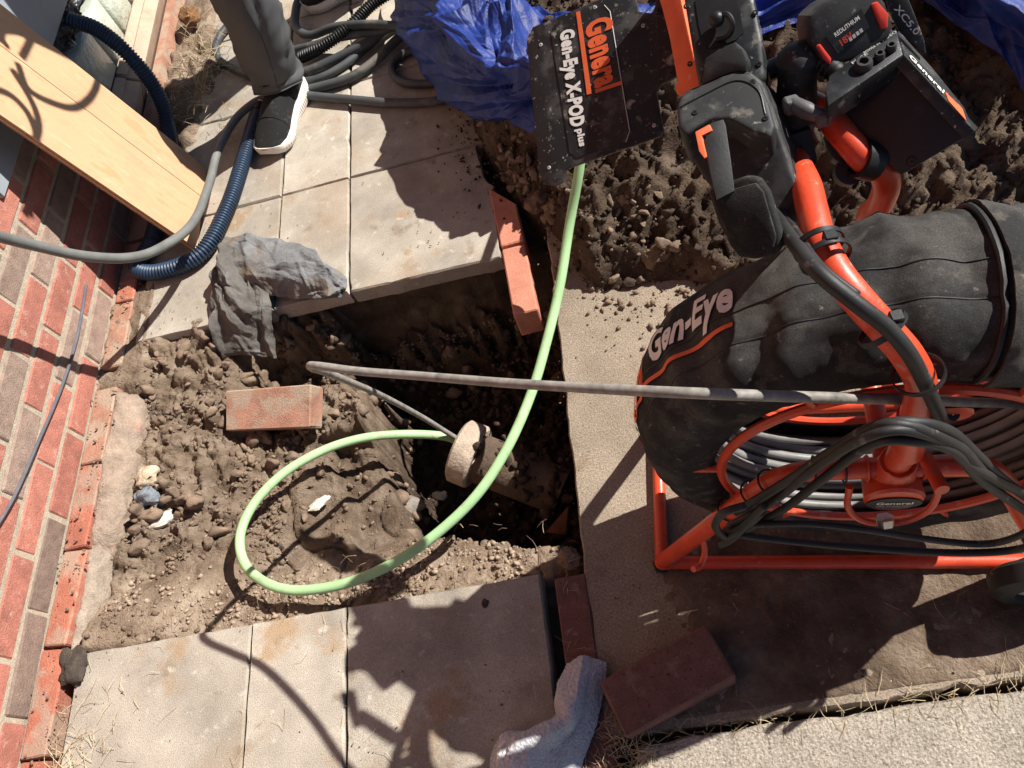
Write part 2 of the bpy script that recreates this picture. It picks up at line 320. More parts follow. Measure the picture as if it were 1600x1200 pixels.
def soil_material():
    m = bpy.data.materials.new('soil'); m.use_nodes = True; t = m.node_tree; N = t.nodes; Lk = t.links; b = N['Principled BSDF']
    b.inputs['Roughness'].default_value = .97; b.inputs['Specular IOR Level'].default_value = .2
    at = N.new('ShaderNodeAttribute'); at.attribute_name = 'dry'  # dry soil tone, also carrying the shade painted into the pit
    tc = N.new('ShaderNodeTexCoord')
    def noise(s, d=8):
        n = N.new('ShaderNodeTexNoise'); n.inputs['Scale'].default_value = s; n.inputs['Detail'].default_value = d; n.inputs['Roughness'].default_value = .65; Lk.new(tc.outputs['Object'], n.inputs['Vector']); return n
    def ramp(src, stops):
        r = N.new('ShaderNodeValToRGB'); Lk.new(src, r.inputs[0])
        while len(r.color_ramp.elements) < len(stops): r.color_ramp.elements.new(.5)
        for e, (p, c) in zip(r.color_ramp.elements, stops): e.position = p; e.color = (*c, 1)
        return r.outputs[0]
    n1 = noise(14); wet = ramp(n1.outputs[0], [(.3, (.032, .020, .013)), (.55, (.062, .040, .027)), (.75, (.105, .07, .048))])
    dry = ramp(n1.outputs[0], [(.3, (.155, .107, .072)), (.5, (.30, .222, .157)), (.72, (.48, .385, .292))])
    mx = N.new('ShaderNodeMixRGB'); Lk.new(at.outputs['Fac'], mx.inputs[0]); Lk.new(wet, mx.inputs[1]); Lk.new(dry, mx.inputs[2])
    n3 = noise(140, 4); sp = ramp(n3.outputs[0], [(.64, (0, 0, 0)), (.72, (.6, .6, .6))])
    m2 = N.new('ShaderNodeMixRGB'); Lk.new(sp, m2.inputs[0]); Lk.new(mx.outputs[0], m2.inputs[1]); m2.inputs[2].default_value = (.42, .33, .25, 1)
    Lk.new(m2.outputs[0], b.inputs['Base Color'])
    n2 = noise(150, 10); bp = N.new('ShaderNodeBump'); bp.inputs['Strength'].default_value = 1; bp.inputs['Distance'].default_value = .009
    Lk.new(n2.outputs[0], bp.inputs['Height']); Lk.new(bp.outputs[0], b.inputs['Normal']); return m
m_soil = soil_material()

# ------------------------------------------------------------------ terrain
PX_ = np.array([-.70, -.655, -.637, -.60, -.545, -.47, -.36, -.235, -.15]); PY_ = np.array([1.05, 1.02, .852, .728, .615, .57, .535, .505, .49])
def pit_mask(x, y):
    """1 inside the deep pit: right of and above its edge"""
    yb = np.interp(x, PX_, PY_); xl = np.interp(y, PY_[::-1], PX_[::-1])
    wob = fbm(np.stack([x, y, 0 * x], -1), 12, 5, 31, .62) * .026
    return sstep(-.022, .022, np.minimum(x - xl, y - yb) + wob)
EX = np.array([-.30, -.25, -.2, -.106, -.06, -.02, .07, .17, .35, .6, 1.0, 1.6]); EY = np.array([1.75, 1.62, 1.43, 1.24, 1.10, 1.02, 1.02, .99, .95, .93, .9, .85])
def terrain(x, y):
    P3 = np.stack([x, y, 0 * x], -1)
    n1 = fbm(P3, 9, 4, 1); n2 = fbm(P3, 34, 4, 5); n3 = fbm(P3, 110, 3, 9)
    z = np.full_like(x, -.075)
    hole = sstep(-1.26, -1.22, x) * sstep(-.10, -.14, x) * sstep(.40, .44, y) * sstep(1.30, 1.235, y)
    b = -.055 - .055 * sstep(-1.15, -.8, x) + .055 * sstep(.62, .46, y) + .03 * sstep(.9, 1.15, y) * sstep(-.85, -1.05, x)
    n4 = fbm(P3, 42, 5, 61, .68); rough = (.22 + .78 * sstep(.62, .80, y + .35 * (-.8 - x))) * (1 - .75 * np.exp(-((x + .74) / .17) ** 2 - ((y - .70) / .13) ** 2)); b = b + n1 * .016 + n2 * .013 * rough + n4 * .0115 * rough + n3 * .0016
    bench = sstep(-.80, -.76, x) * sstep(.62, .66, y) * sstep(.90, .86, y)
    b = b - .028 * bench
    crk = np.abs(fbm(P3, 5.5, 2, 93)); b = b - .012 * np.exp(-(crk / .025) ** 2) * sstep(-.95, -.85, x) * sstep(.9, .84, y); lip = sstep(-.70, -.69, x + .35 * (y - .7) + n2 * .012) ; b = b - .055 * lip * sstep(.56, .62, y) * sstep(.9, .86, y)
    trench = sstep(-.99, -.90, x + n1 * .02) * sstep(1.02, 1.10, y + n1 * .02)
    b = b * (1 - trench) + trench * (-.25 + n1 * .03 + n2 * .02 + .19 * sstep(1.13, 1.235, y + n2 * .02))
    pm = pit_mask(x, y)
    fl = -.50 + n1 * .03 + n2 * .03 + .10 * sstep(.72, .52, y) + .24 * sstep(1.12, 1.235, y + n2 * .02)
    b = b * (1 - pm) + pm * fl
    z = z * (1 - hole) + hole * b
    ye = np.interp(x, EX, EY) + fbm(P3, 7, 3, 21) * .04
    dd = y - ye
    n4 = fbm(P3, 45, 5, 61, .68); lum = .02 + n1 * .022 + n2 * .016 + n4 * .011
    md = np.minimum(.24, .55 * np.maximum(dd, 0)) + lum * sstep(0, .06, dd) - .012
    md = np.where(dd > -.01, np.maximum(md, -.012), -.2) * 1.0
    mm = sstep(-.03, .0, dd) * sstep(-.33, -.24, x)
    z = np.where(mm > 0, np.maximum(z, -.075 + mm * (md + .075)), z)
    tl = sstep(-1.03, -1.16, x + n1 * .04) * sstep(1.86, 1.96, y)
    z = np.where(tl > 0, np.maximum(z, -.075 + tl * (.085 + n2 * .012 + np.abs(n1) * .02)), z)
    ws = sstep(-1.165, -1.21, x) * sstep(1.02, 1.10, y) * sstep(1.5, 1.4, y)
    z = np.maximum(z, np.where(ws > 0, -.075 + ws * (.072 + n2 * .008), -1))
    return z
def dry_and_shade(x, y, z):
    P3 = np.stack([x, y, 0 * x], -1); n = fbm(P3, 10, 3, 41) * .2
    hole = sstep(.40, .44, y) * sstep(1.30, 1.22, y) * sstep(-.10, -.14, x)
    d = .30 + n
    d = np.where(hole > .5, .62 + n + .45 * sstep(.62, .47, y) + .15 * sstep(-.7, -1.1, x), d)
    d = d * (1 - .82 * sstep(-.19, -.42, z)) * (1 - .25 * sstep(-.12, -.2, z))  # deep soil coloured darker to paint in the shade of the pit
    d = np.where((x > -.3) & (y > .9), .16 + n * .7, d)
    d = np.where((x < -1.0) & (y > 1.25), .8 + n, d)
    return np.clip(d, 0, 1)
X0, X1, Y0, Y1 = -1.33, 1.75, -.6, 3.6
xs = np.concatenate([np.arange(X0, -.14, .0044), np.arange(-.14, 1.2, .007), np.linspace(1.2, X1, 30)]); ys = np.concatenate([np.linspace(Y0, .36, 40)[:-1], np.arange(.36, 1.30, .0044), np.arange(1.30, 1.36, .008), np.arange(1.36, 2.4, .011), np.linspace(2.42, Y1, 24)])
gx, gy = np.meshgrid(xs, ys); gz = terrain(gx, gy)
V = np.stack([gx, gy, gz], -1).reshape(-1, 3); nx, ny = len(xs), len(ys)
ii = (np.arange(ny - 1)[:, None] * nx + np.arange(nx - 1)[None]).ravel(); Fq = np.stack([ii, ii + 1, ii + nx + 1, ii + nx], 1)
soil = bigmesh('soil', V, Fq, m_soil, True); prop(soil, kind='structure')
atr = soil.data.attributes.new('dry', 'FLOAT', 'POINT'); atr.data.foreach_set('value', dry_and_shade(gx, gy, gz).ravel().astype(np.float32))
def tz(x, y): return float(terrain(np.array([x]), np.array([y]))[0])
m = MB(); B_ = 60.0; zz = -.076
for (a, b_, c, e) in ((-B_, -B_, B_, Y0), (-B_, Y1, B_, B_), (-B_, Y0, X0, Y1), (X1, Y0, B_, Y1)):
    m.add([(a, b_, zz), (c, b_, zz), (c, e, zz), (a, e, zz)], [(0, 1, 2, 3)])
prop(m.build('ground', mat('far_ground', (.22, .16, .11), .97, .3, 2, .5, 40), None, False), kind='structure')

# slabs
def slabpiece(pts, z, th, seed, j=.0011, sub=.016):
    """flat concrete piece with slightly irregular outline and softened arris"""
    pts = np.asarray(pts, float); out = []
    for a, b_ in zip(pts, np.roll(pts, -1, 0)):
        n = max(1, int(np.linalg.norm(b_ - a) / sub))
        for k in range(n): out.append(a + (b_ - a) * k / n)
    out = np.array(out); P3 = np.c_[out, np.full(len(out), seed * 3.1)]
    ch = np.maximum(0, fbm(P3, 22, 3, seed + 70) - .55) * .018; out = out + np.stack([fbm(P3, 30, 3, seed), fbm(P3, 30, 3, seed + 50)], 1) * (j + ch)[:, None]
    c = out.mean(0); n = len(out)
    def inset(d):
        t = np.roll(out, -1, 0) - np.roll(out, 1, 0); nr = np.stack([-t[:, 1], t[:, 0]], 1); nr /= np.linalg.norm(nr, axis=1)[:, None] + 1e-9
        return out + nr * d
    r3 = np.abs(fbm(P3, 60, 2, seed + 8)) * .004
    rings = [np.c_[out, np.full(n, z - th)], np.c_[out, z - .004 - r3], np.c_[inset(.0035), np.full(n, z)]]
    m = MB(); Fc = []
    for q in range(2): Fc += [(q * n + i, q * n + (i + 1) % n, (q + 1) * n + (i + 1) % n, (q + 1) * n + i) for i in range(n)]
    Fc.append(tuple(range(2 * n, 3 * n))); m.add(np.vstack(rings), Fc); return m
pav = bpy.data.objects.new('pavement', None); COL.objects.link(pav); prop(pav, kind='structure'); ORG[pav.name] = np.zeros(3)
cols = [(-1.236, -.8435), (-.8395, -.6395), (-.6350, -.243)]; sd_ = 1
for (ya, yb) in ((-.366, .026), (.031, .430), (1.217, 1.6115), (1.6160, 2.0095), (2.014, 2.41), (2.4145, 2.81)):
    for ci, (xa, xb) in enumerate(cols):
        if ya > 1.5 and ci == 0: xa = -1.18
        sd_ += 1; pts = [(xa, ya), (xb, ya), (xb, yb), (xa, yb)]
        if ya == 1.217 and ci == 2: pts = [(xa, ya), (xb, ya - .004), (xb + .002, yb - .16), (xb - .018, yb - .12), (xb - .03, yb), (xa, yb)]
        slabpiece(pts, random.uniform(-.0025, .002), .048, sd_).build('paver', m_paver, pav, True, sharp=30)
cs = bpy.data.objects.new('concrete_slab', None); COL.objects.link(cs); prop(cs, kind='structure'); ORG[cs.name] = np.zeros(3)
slabpiece([(-.165, .133), (1.7, .133), (1.7, 1.9), (-.10, 1.9), (-.131, 1.065), (-.158, .426)], .0, .11, 90, .003).build('slab', m_slab, cs, True, sharp=30)
wk = bpy.data.objects.new('walkway', None); COL.objects.link(wk); prop(wk, kind='structure'); ORG[wk.name] = np.zeros(3)
slabpiece([(-.118, -.55), (1.7, -.55), (1.7, .121), (-.02, .118), (-.115, .112)], .004, .1, 95, .004).build('slab', m_aggr, wk, True, sharp=30)

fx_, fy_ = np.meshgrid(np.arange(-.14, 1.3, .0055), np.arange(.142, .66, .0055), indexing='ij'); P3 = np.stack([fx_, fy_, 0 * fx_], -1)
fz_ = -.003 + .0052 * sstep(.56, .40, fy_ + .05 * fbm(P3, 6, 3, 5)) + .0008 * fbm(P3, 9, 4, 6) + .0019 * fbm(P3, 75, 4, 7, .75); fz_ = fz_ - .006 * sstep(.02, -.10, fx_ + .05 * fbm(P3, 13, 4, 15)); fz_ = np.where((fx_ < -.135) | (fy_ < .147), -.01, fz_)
a_, b_ = fx_.shape; ii = (np.arange(a_ - 1)[:, None] * b_ + np.arange(b_ - 1)[None]).ravel()
film = bigmesh('soil_shade_film', np.stack([fx_, fy_, fz_], -1).reshape(-1, 3), np.stack([ii, ii + b_, ii + b_ + 1, ii + 1], 1), m_soil, True); prop(film, kind='stuff')  # thin soil layer whose dark colour also deepens the shade under the reel
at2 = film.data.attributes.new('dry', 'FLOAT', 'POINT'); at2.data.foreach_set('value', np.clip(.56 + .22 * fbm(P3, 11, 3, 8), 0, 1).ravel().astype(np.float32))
# ------------------------------------------------------------------ brick meshes
def brickmesh(name, L, Wd, Ht, mt, seed, rough=.0016):
    m = MB(); m.box((-L / 2, -Wd / 2, -Ht / 2), (L / 2, Wd / 2, Ht / 2), .0035)
    V = m.v[0]; m.v[0] = V + np.stack([fbm(V, 40, 2, seed), fbm(V, 40, 2, seed + 1), fbm(V, 40, 2, seed + 2)], 1) * rough
    me = bpy.data.meshes.new(name); me.from_pydata(m.v[0].tolist(), [], m.f); me.update(); me.materials.append(mt); return me
def place(name, me, parent, p, rot=(0, 0, 0)):
    o = bpy.data.objects.new(name, me); COL.objects.link(o); o.parent = parent; o.location = Vector(np.asarray(p) - ORG[parent.name]); o.rotation_euler = rot; return o
XW = -1.3225
wall = thing('brick_wall', 'sunlit red and brown brick house wall with pale mortar along the left edge', 'wall', (XW, 1.0, 0))
m = MB(); m.box((XW - .22, -.9, -.3), (XW - .0035, 1.86, 1.15)); m.box((XW - .22, 1.86, -.3), (XW - .006, 3.4, .155)); m.box((XW - .22, 1.86, .74), (XW - .006, 3.4, 1.15)); m.box((XW - .22, 2.86, .155), (XW - .006, 3.4, .74))
m.build('mortar', m_mortar, wall, False)
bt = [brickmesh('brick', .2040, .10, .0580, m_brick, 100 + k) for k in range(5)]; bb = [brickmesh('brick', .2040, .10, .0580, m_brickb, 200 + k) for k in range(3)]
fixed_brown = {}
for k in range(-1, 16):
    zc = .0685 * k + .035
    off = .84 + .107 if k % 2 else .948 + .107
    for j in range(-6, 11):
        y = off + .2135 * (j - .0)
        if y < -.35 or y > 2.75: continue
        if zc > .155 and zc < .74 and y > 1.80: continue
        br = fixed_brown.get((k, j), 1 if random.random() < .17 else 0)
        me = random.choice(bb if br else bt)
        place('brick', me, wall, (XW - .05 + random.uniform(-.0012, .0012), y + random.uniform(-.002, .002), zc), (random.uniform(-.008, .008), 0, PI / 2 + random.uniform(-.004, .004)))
# unseen wall top and roof edge, added tall and dark to cut skylight
m = MB(); m.box((XW - .2, -1.6, 1.15), (XW - .004, 4.2, 4.6)); m.build('sky_blocking_wall', mat('sky_blocking_brick', (.20, .07, .05), .92, .3, 30, .8, 200), wall, False)
m = MB(); m.box((XW - .2, -1.9, 4.6), (XW + .55, 4.5, 4.74)); m.build('sky_blocking_eaves', mat('sky_blocking_paint', (.12, .11, .10), .7, .1, 10, .1, 60), wall, False)
# plinth bricks and mortar footing along the wall base
pl = thing('brick_plinth', 'row of dusty red bricks and rounded mortar footing at the foot of the house wall', 'brick ledge', (-1.27, .8, 0))
pm_ = [brickmesh('brick', .209, .058, .09, m_plinth if k != 2 else m_brickd, 300 + k, .003) for k in range(4)]
for i, y in enumerate((2.35, 2.13, 1.91, 1.69, 1.472, 1.256, .982, .769, .556, .341, .126, -.09)):
    sl = -.1 if y < 1.1 else -.06
    place('brick', pm_[2] if i in (5, 6) else pm_[i % 2], pl, (-1.290 + random.uniform(-.002, .002), y, -.040 + (.006 if y < 1.1 else .0)), (random.uniform(-.01, .01), random.uniform(.0, .03), PI / 2 + random.uniform(-.012, .012)))
C = []
for y in (1.075, 1.055, 1.0, .92, .84, .76, .70, .66, .645):
    e = sstep(.64, .74, y) * sstep(1.085, 1.05, y); wd = .030 + .028 * e
    C.append([(-1.264, y, -.06), (-1.262, y, .002 - .02 * (1 - e)), (-1.262 + .45 * wd, y, .004 - .03 * (1 - e)), (-1.262 + .85 * wd, y, -.012 - .03 * (1 - e)), (-1.262 + wd, y, -.045), (-1.258 + wd, y, -.10)])
cloth(C, 120, 60, .005, 26, .004, 3, ridge=False, fuzz=.0012).build('mortar_footing', m_foot, pl)
C = [[(-1.264, y, -.06), (-1.262, y, -.008), (-1.246, y, -.012), (-1.236, y, -.04), (-1.232, y, -.09)] for y in (.66, .6, .52, .44)]
cloth(C, 40, 24, .004, 40, .004, 5, ridge=False).build('mortar_footing', mat('footing_pale', (.37, .30, .235), .95, .25, 30, 1.0, 160), pl)
m = MB(); m.box((-1.318, -.35, -.2), (-1.262, 2.7, -.075)); m.build('footing', m_foot, pl, False)

# edging bricks and loose bricks (stand on edge: 58 wide, 92 high)
def edgebrick(y0, y1, x0, x1, mt, label, tilt=0, z=.0, cut=None):
    L = y1 - y0; m = MB(); me = None
    xc, yc = (x0 + x1) / 2, (y0 + y1) / 2
    m.box((-.029, -L / 2, -.092), (.029, L / 2, 0), .003)
    if cut:
        Vv = m.v[0]; k = (Vv[:, 1] > 0) & (Vv[:, 0] > 0); Vv[k, 1] -= cut
    Vv = m.v[0]; m.v[0] = Vv + np.stack([fbm(Vv, 50, 2, int(y0 * 100)), fbm(Vv, 50, 2, int(y0 * 90)), fbm(Vv, 50, 2, 4)], 1) * .0015
    o = m.build('edging_brick', mt, None, True, (0, 0, 0), 30); o.location = (xc, yc, z); o.rotation_euler = (0, 0, tilt)
    return prop(o, label, 'brick', 'bricks set on edge beside the concrete slab')
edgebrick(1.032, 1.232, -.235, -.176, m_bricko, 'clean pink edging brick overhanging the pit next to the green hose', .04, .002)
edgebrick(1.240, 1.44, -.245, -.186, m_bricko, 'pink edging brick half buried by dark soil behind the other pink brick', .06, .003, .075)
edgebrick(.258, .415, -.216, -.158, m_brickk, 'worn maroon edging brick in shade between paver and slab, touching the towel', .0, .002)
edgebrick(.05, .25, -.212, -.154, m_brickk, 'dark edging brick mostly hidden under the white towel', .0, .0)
def loose(me, label, p, rot):
    o = bpy.data.objects.new('loose_brick', me); COL.objects.link(o); o.location = p; o.rotation_euler = rot; return prop(o, label, 'brick')
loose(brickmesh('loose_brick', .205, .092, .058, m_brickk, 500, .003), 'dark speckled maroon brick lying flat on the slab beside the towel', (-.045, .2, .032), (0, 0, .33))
loose(brickmesh('loose_brick', .235, .10, .062, m_brickd, 510, .004), 'dusty orange brick lying tilted on the loose soil in the hole', (-.85, .955, -.052), (.42, -.03, -.20))

# ------------------------------------------------------------------ clods, gravel, straw
def ico(sub):
    bm = bmesh.new(); bmesh.ops.create_icosphere(bm, subdivisions=sub, radius=1); bm.verts.index_update()
    V = np.array([v.co[:] for v in bm.verts]); Fc = np.array([[v.index for v in f.verts] for f in bm.faces]); bm.free(); return V, Fc
ICO = {k: ico(k) for k in (1, 2, 3)}
def scatter(name, pos, size, sub, mt, seed, squash=.75, amp=.38, smooth=False):
    V0, F0 = ICO[sub]; protos = []
    for k in range(10):
        rg = np.random.default_rng(seed * 31 + k); pn = rg.normal(size=(9, 3)); pn /= np.linalg.norm(pn, axis=1)[:, None]; pd = rg.uniform(.42, 1.05, 9)
        ct = V0 @ pn.T; r = np.where(ct > .05, pd / np.maximum(ct, .05), 9).min(1); r = np.minimum(r, 1.25)
        if sub > 1: r = r * (1 + .10 * fbm(V0 + k * 5.1, 3.2, 4, seed + k + 40, .7) + .06 * fbm(V0 + k, 9, 2, k))
        else: r = r * (1 + .2 * fbm(V0 + k * 3.3, 2, 2, k))
        protos.append(V0 * r[:, None] * np.array([rg.uniform(.95, 1.35), rg.uniform(.6, 1), squash]))
    n = len(pos); VV = np.empty((n, len(V0), 3)); q = RNG.normal(size=(n, 4)); q /= np.linalg.norm(q, axis=1)[:, None]; a, b, c, d = q.T
    Rm = np.stack([np.stack([1 - 2 * (c * c + d * d), 2 * (b * c - a * d), 2 * (b * d + a * c)], 1), np.stack([2 * (b * c + a * d), 1 - 2 * (b * b + d * d), 2 * (c * d - a * b)], 1), np.stack([2 * (b * d - a * c), 2 * (c * d + a * b), 1 - 2 * (b * b + c * c)], 1)], 1)
    pr = np.array(protos)[RNG.integers(0, 10, n)]
    VV = np.einsum('nij,nkj->nki', Rm, pr) * np.asarray(size)[:, None, None] + np.asarray(pos)[:, None, :]
    FF = (F0[None] + (np.arange(n) * len(V0))[:, None, None]).reshape(-1, 3)
    return prop(bigmesh(name, VV.reshape(-1, 3), FF, mt, smooth), kind='stuff')
def sample(n, x0, x1, y0, y1, dens):
    x = RNG.uniform(x0, x1, n * 4); y = RNG.uniform(y0, y1, n * 4); k = RNG.random(n * 4) < dens(x, y); return x[k][:n], y[k][:n]
def ontop(x, y, s, sink=.25): return np.stack([x, y, terrain(x, y) + s * (1 - 2 * sink) * .6], 1)
def sizes(n, lo, hi, p=2.6): return lo + (hi - lo) * RNG.random(n) ** p
hd = lambda x, y: (.25 + .75 * sstep(-.72, -.85, x) * sstep(.55, .7, y) + .4 * sstep(1.0, 1.1, y) + .5 * sstep(.56, .48, y)) * (sstep(.0, .3, fbm(np.stack([x, y, 0 * x], -1), 7, 3, 77) + .35)) * (1 - .9 * pit_mask(x, y)) * (1 - .6 * sstep(1.0, 1.06, y) * sstep(-.98, -.9, x))
cl = lambda x, y: sstep(-.1, .45, fbm(np.stack([x, y, 0 * x], -1), 16, 3, 177))
hd0 = hd
hd = lambda x, y: hd0(x, y) * (.12 + cl(x, y)) * (1 - .72 * np.exp(-((x + .74) / .18) ** 2 - ((y - .70) / .14) ** 2))
x, y = sample(9500, -1.21, -.15, .44, 1.215, hd); s = sizes(len(x), .0014, .009, 3.4); scatter('soil_crumbs', ontop(x, y, s), s, 1, m_clodd, 1)
hd2 = lambda x, y: hd(x, y) * sstep(-.65, -.8, x) * sstep(.62, .75, y) + .25 * sstep(1.05, 1.12, y)
x, y = sample(560, -1.20, -.17, .5, 1.2, hd2); s = sizes(len(x), .005, .022, 2.8); scatter('soil_clods', ontop(x, y, s), s, 3, m_clodd, 2, amp=.5)
pw = lambda x, y: np.exp(-((pit_mask(x, y) - .4) / .3) ** 2) * (pit_mask(x, y) > .03) * (pit_mask(x, y) < .97)
x, y = sample(1700, -.75, -.16, .48, 1.2, pw); s = sizes(len(x), .003, .022, 2.4); scatter('pit_wall_clods', ontop(x, y, s, .45), s, 2, m_clodd, 45)
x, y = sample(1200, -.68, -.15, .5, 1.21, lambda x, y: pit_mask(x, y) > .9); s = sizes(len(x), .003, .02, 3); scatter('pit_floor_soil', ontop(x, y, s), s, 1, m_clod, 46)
gd = lambda x, y: sstep(.60, .47, y) * sstep(.1, .5, fbm(np.stack([x, y, 0 * x], -1), 9, 2, 71) + .5) + .05 * sstep(-.8, -1.1, x)
x, y = sample(1700, -1.2, -.2, .435, .8, gd); s = sizes(len(x), .0015, .0085, 3.2); scatter('pale_gravel', ontop(x, y, s), s, 1, m_grav, 3)
x, y = sample(1000, -.92, -.16, 1.06, 1.215, lambda x, y: .35 + .65 * cl(x, y)); s = sizes(len(x), .003, .017, 2.6); scatter('bank_clods', ontop(x, y, s, .4), s, 2, mat('damp_clod', (.12, .083, .057), .97, .4, 30, .8, 300, bd=.003), 34)
gd3 = lambda x, y: sstep(1.19, 1.205, y) + .3 * sstep(.3, .5, fbm(np.stack([x, y, 0 * x], -1), 8, 2, 79)) * sstep(1.12, 1.19, y)
x, y = sample(500, -.75, -.2, 1.08, 1.222, gd3); s = sizes(len(x), .002, .007, 2); p = ontop(x, y, s); scatter('bedding_gravel', p, s, 1, m_grav, 33)
def mdens(x, y): return sstep(-.03, .03, y - np.interp(x, EX, EY)) * sstep(-.3, -.24, x)
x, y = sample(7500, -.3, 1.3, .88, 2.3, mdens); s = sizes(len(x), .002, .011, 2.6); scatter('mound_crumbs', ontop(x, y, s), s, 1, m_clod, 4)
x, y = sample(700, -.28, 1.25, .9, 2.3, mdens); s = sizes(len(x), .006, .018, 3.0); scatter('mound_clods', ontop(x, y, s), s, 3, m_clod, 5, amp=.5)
ed = lambda x, y: mdens(x, y) * sstep(.26, .10, y - np.interp(x, EX, EY)) * sstep(.20, .08, x) * (.4 + .6 * sstep(-.2, .3, fbm(np.stack([x, y, 0 * x], -1), 9, 2, 66)))
x, y = sample(480, -.26, .22, .95, 1.7, ed); s = sizes(len(x), .003, .017, 3.2); scatter('mound_edge_clods', ontop(x, y, s, .2), s, 3, m_clodd, 55, amp=.5)
# crumbs spilled on the slab in front of the mound, and fine litter on the concrete
sp = lambda x, y: np.exp(-np.maximum(0, np.interp(x, EX, EY) - y) / .05) * (y < np.interp(x, EX, EY))
x, y = sample(1100, -.13, .25, .7, 1.35, sp); s = sizes(len(x), .001, .010, 4); scatter('spilled_soil', np.stack([x, y, s * .4], 1), s, 1, m_clodd, 6)
lt = lambda x, y: (.12 + sstep(.1, .6, fbm(np.stack([x, y, 0 * x], -1), 6, 2, 91)) + 2 * sstep(.02, 0, np.abs(y - .43)) + sstep(-1.0, -1.2, x)) * ((x > -.16) | (y < .425) | (y > 1.225)) * .5
x, y = sample(3000, -1.24, .9, .0, 1.75, lt); s = sizes(len(x), .0006, .0028, 3); scatter('grit', np.stack([x, y, s * .3 + .001], 1), s, 1, m_clodd, 7)
dk = lambda x, y: np.exp(-((x + .27) ** 2 / .004 + (y - 1.6) ** 2 / .02))
x, y = sample(350, -.45, -.2, 1.3, 1.95, dk); s = sizes(len(x), .001, .008, 3); scatter('spilled_soil', np.stack([x, y, s * .4 + .002], 1), s, 1, m_clod, 8)
bl = lambda x, y: .6 + 0 * x
x, y = sample(240, -1.315, -1.235, .2, 1.5, bl); s = sizes(len(x), .001, .006, 3); scatter('plinth_grit', np.stack([x, y, np.full_like(x, .018) + .0 * s], 1) , s, 1, m_clodd, 88)

def straw(n, fx, seed, ln=(.015, .06), r=.0006, z0=.003, lift=.25):
    rg = np.random.default_rng(seed); m = MB(); k = 0
    while k < n:
        x, y = fx(rg); a = rg.uniform(0, 2 * PI); L = rg.uniform(*ln); e = (rg.uniform(0, lift) if lift > 0 else rg.uniform(lift, 0)); b = a + rg.normal() * .5
        p0 = np.array([x, y, z0]); p1 = p0 + np.array([math.cos(a), math.sin(a), e]) * L * .5; p2 = p1 + np.array([math.cos(b), math.sin(b), e * rg.uniform(-.6, .8)]) * L * .5
        p2[2] = max(p2[2], .0015) if lift > 0 and z0 >= 0 else p2[2]; m.tube([p0, p1, p2], [r, r, r * .4], 3, False); k += 1
    return m
def st(fx, n, seed, nm='dry_grass', **kw): return prop(straw(n, fx, seed, **kw).build(nm, m_straw, None, False, sharp=0), kind='stuff')
st(lambda g: (g.choice([.0, .12, .33, .45, .62, .8]) + g.normal() * .05, .126 + g.normal() * .009), 170, 1, ln=(.01, .045), lift=.5, r=.0005)
st(lambda g: (-.13 + g.normal() * .025, .10 + g.normal() * .035), 220, 2, ln=(.015, .05), lift=.8)
st(lambda g: (g.uniform(-1.24, -.26), g.uniform(-.05, .42)), 60, 3, r=.0004, ln=(.01, .05))
st(lambda g: (-1.2 + g.normal() * .05, .2 + g.normal() * .06), 150, 4, lift=.5)
st(lambda g: (g.uniform(-.14, .85), g.uniform(.14, .7)), 45, 5, ln=(.01, .05), r=.0004)
st(lambda g: (-1.14 + g.normal() * .055, 2.23 + g.normal() * .13), 230, 6, z0=.03, lift=1.0, ln=(.02, .07), r=.0008)
st(lambda g: (-1.02 + g.normal() * .03, 1.93 + g.normal() * .03), 120, 66, z0=.004, lift=.4, ln=(.01, .035))
st(lambda g: (-.192 + g.normal() * .012, g.uniform(.05, .47)), 26, 7, lift=.4, r=.0004, ln=(.01, .035))
st(lambda g: (g.uniform(-1.19, -.2), g.uniform(.44, .55)), 30, 8, z0=.0, lift=.3, r=.0004, ln=(.01, .04))

m_root = mat('root_brown', (.17, .115, .075), .9, .3, 30, 0)
prop(straw(22, lambda g: (g.uniform(-.6, -.16), g.uniform(.46, .56)), 32, ln=(.01, .04), z0=-.035, lift=.2, r=.0006).build('roots', m_root, None, False, sharp=0), kind='stuff')
# stones one can tell apart
def stone(name, u, v, h, s, mt, label, cat, seed, sq=(1, .8, .6), rz=0):
    V0, F0 = ICO[3]; d = 1 + .4 * fbm(V0 + seed, 1.6, 3, seed) + .12 * fbm(V0, 6, 2, seed); Vv = V0 * d[:, None] * np.array(sq) * s
    c, s_ = math.cos(rz), math.sin(rz); Vv = Vv @ np.array([[c, s_, 0], [-s_, c, 0], [0, 0, 1]]); p = G(u, v, h); z = max(h, tz(p[0], p[1]) if h < 0 else h)
    m = MB(); m.add(Vv + np.array([p[0], p[1], z + s * sq[2] * .4]), F0.tolist()); return single(name, m, mt, label, cat, sharp=50)
stone('stone', 252, 815, -.06, .026, m_white, 'white flat stone on the soil below the small blue grey rag', 'stone', 3, (1.2, .6, .45), .5)
stone('stone', 240, 752, -.05, .03, mat('tan_stone', (.6, .48, .34), .9, .25, 40, .8, 150), 'tan broken stone between footing and small blue grey rag', 'stone', 5, (1, .9, .6))
stone('stone', 500, 787, -.12, .022, m_white, 'pale flat chip lying inside the green hose loop', 'stone', 7, (1.1, .55, .35), .4)
stone('stone', 688, 775, -.4, .016, m_white, 'small grey pebble on the shaded pit floor', 'stone', 9)
stone('stone', 652, 803, -.36, .034, mat('grey_stone', (.25, .22, .19), .9, .25, 40, .8, 150), 'grey stone half buried in the shaded pit below the pipe', 'stone', 11, (1.1, .7, .5))
stone('dirt_clod', 117, 1045, 0, .036, m_blackclod, 'black crumbly clod of soil on the corner of the lower paver', 'soil clod', 13, (.8, 1.1, .45), .2)
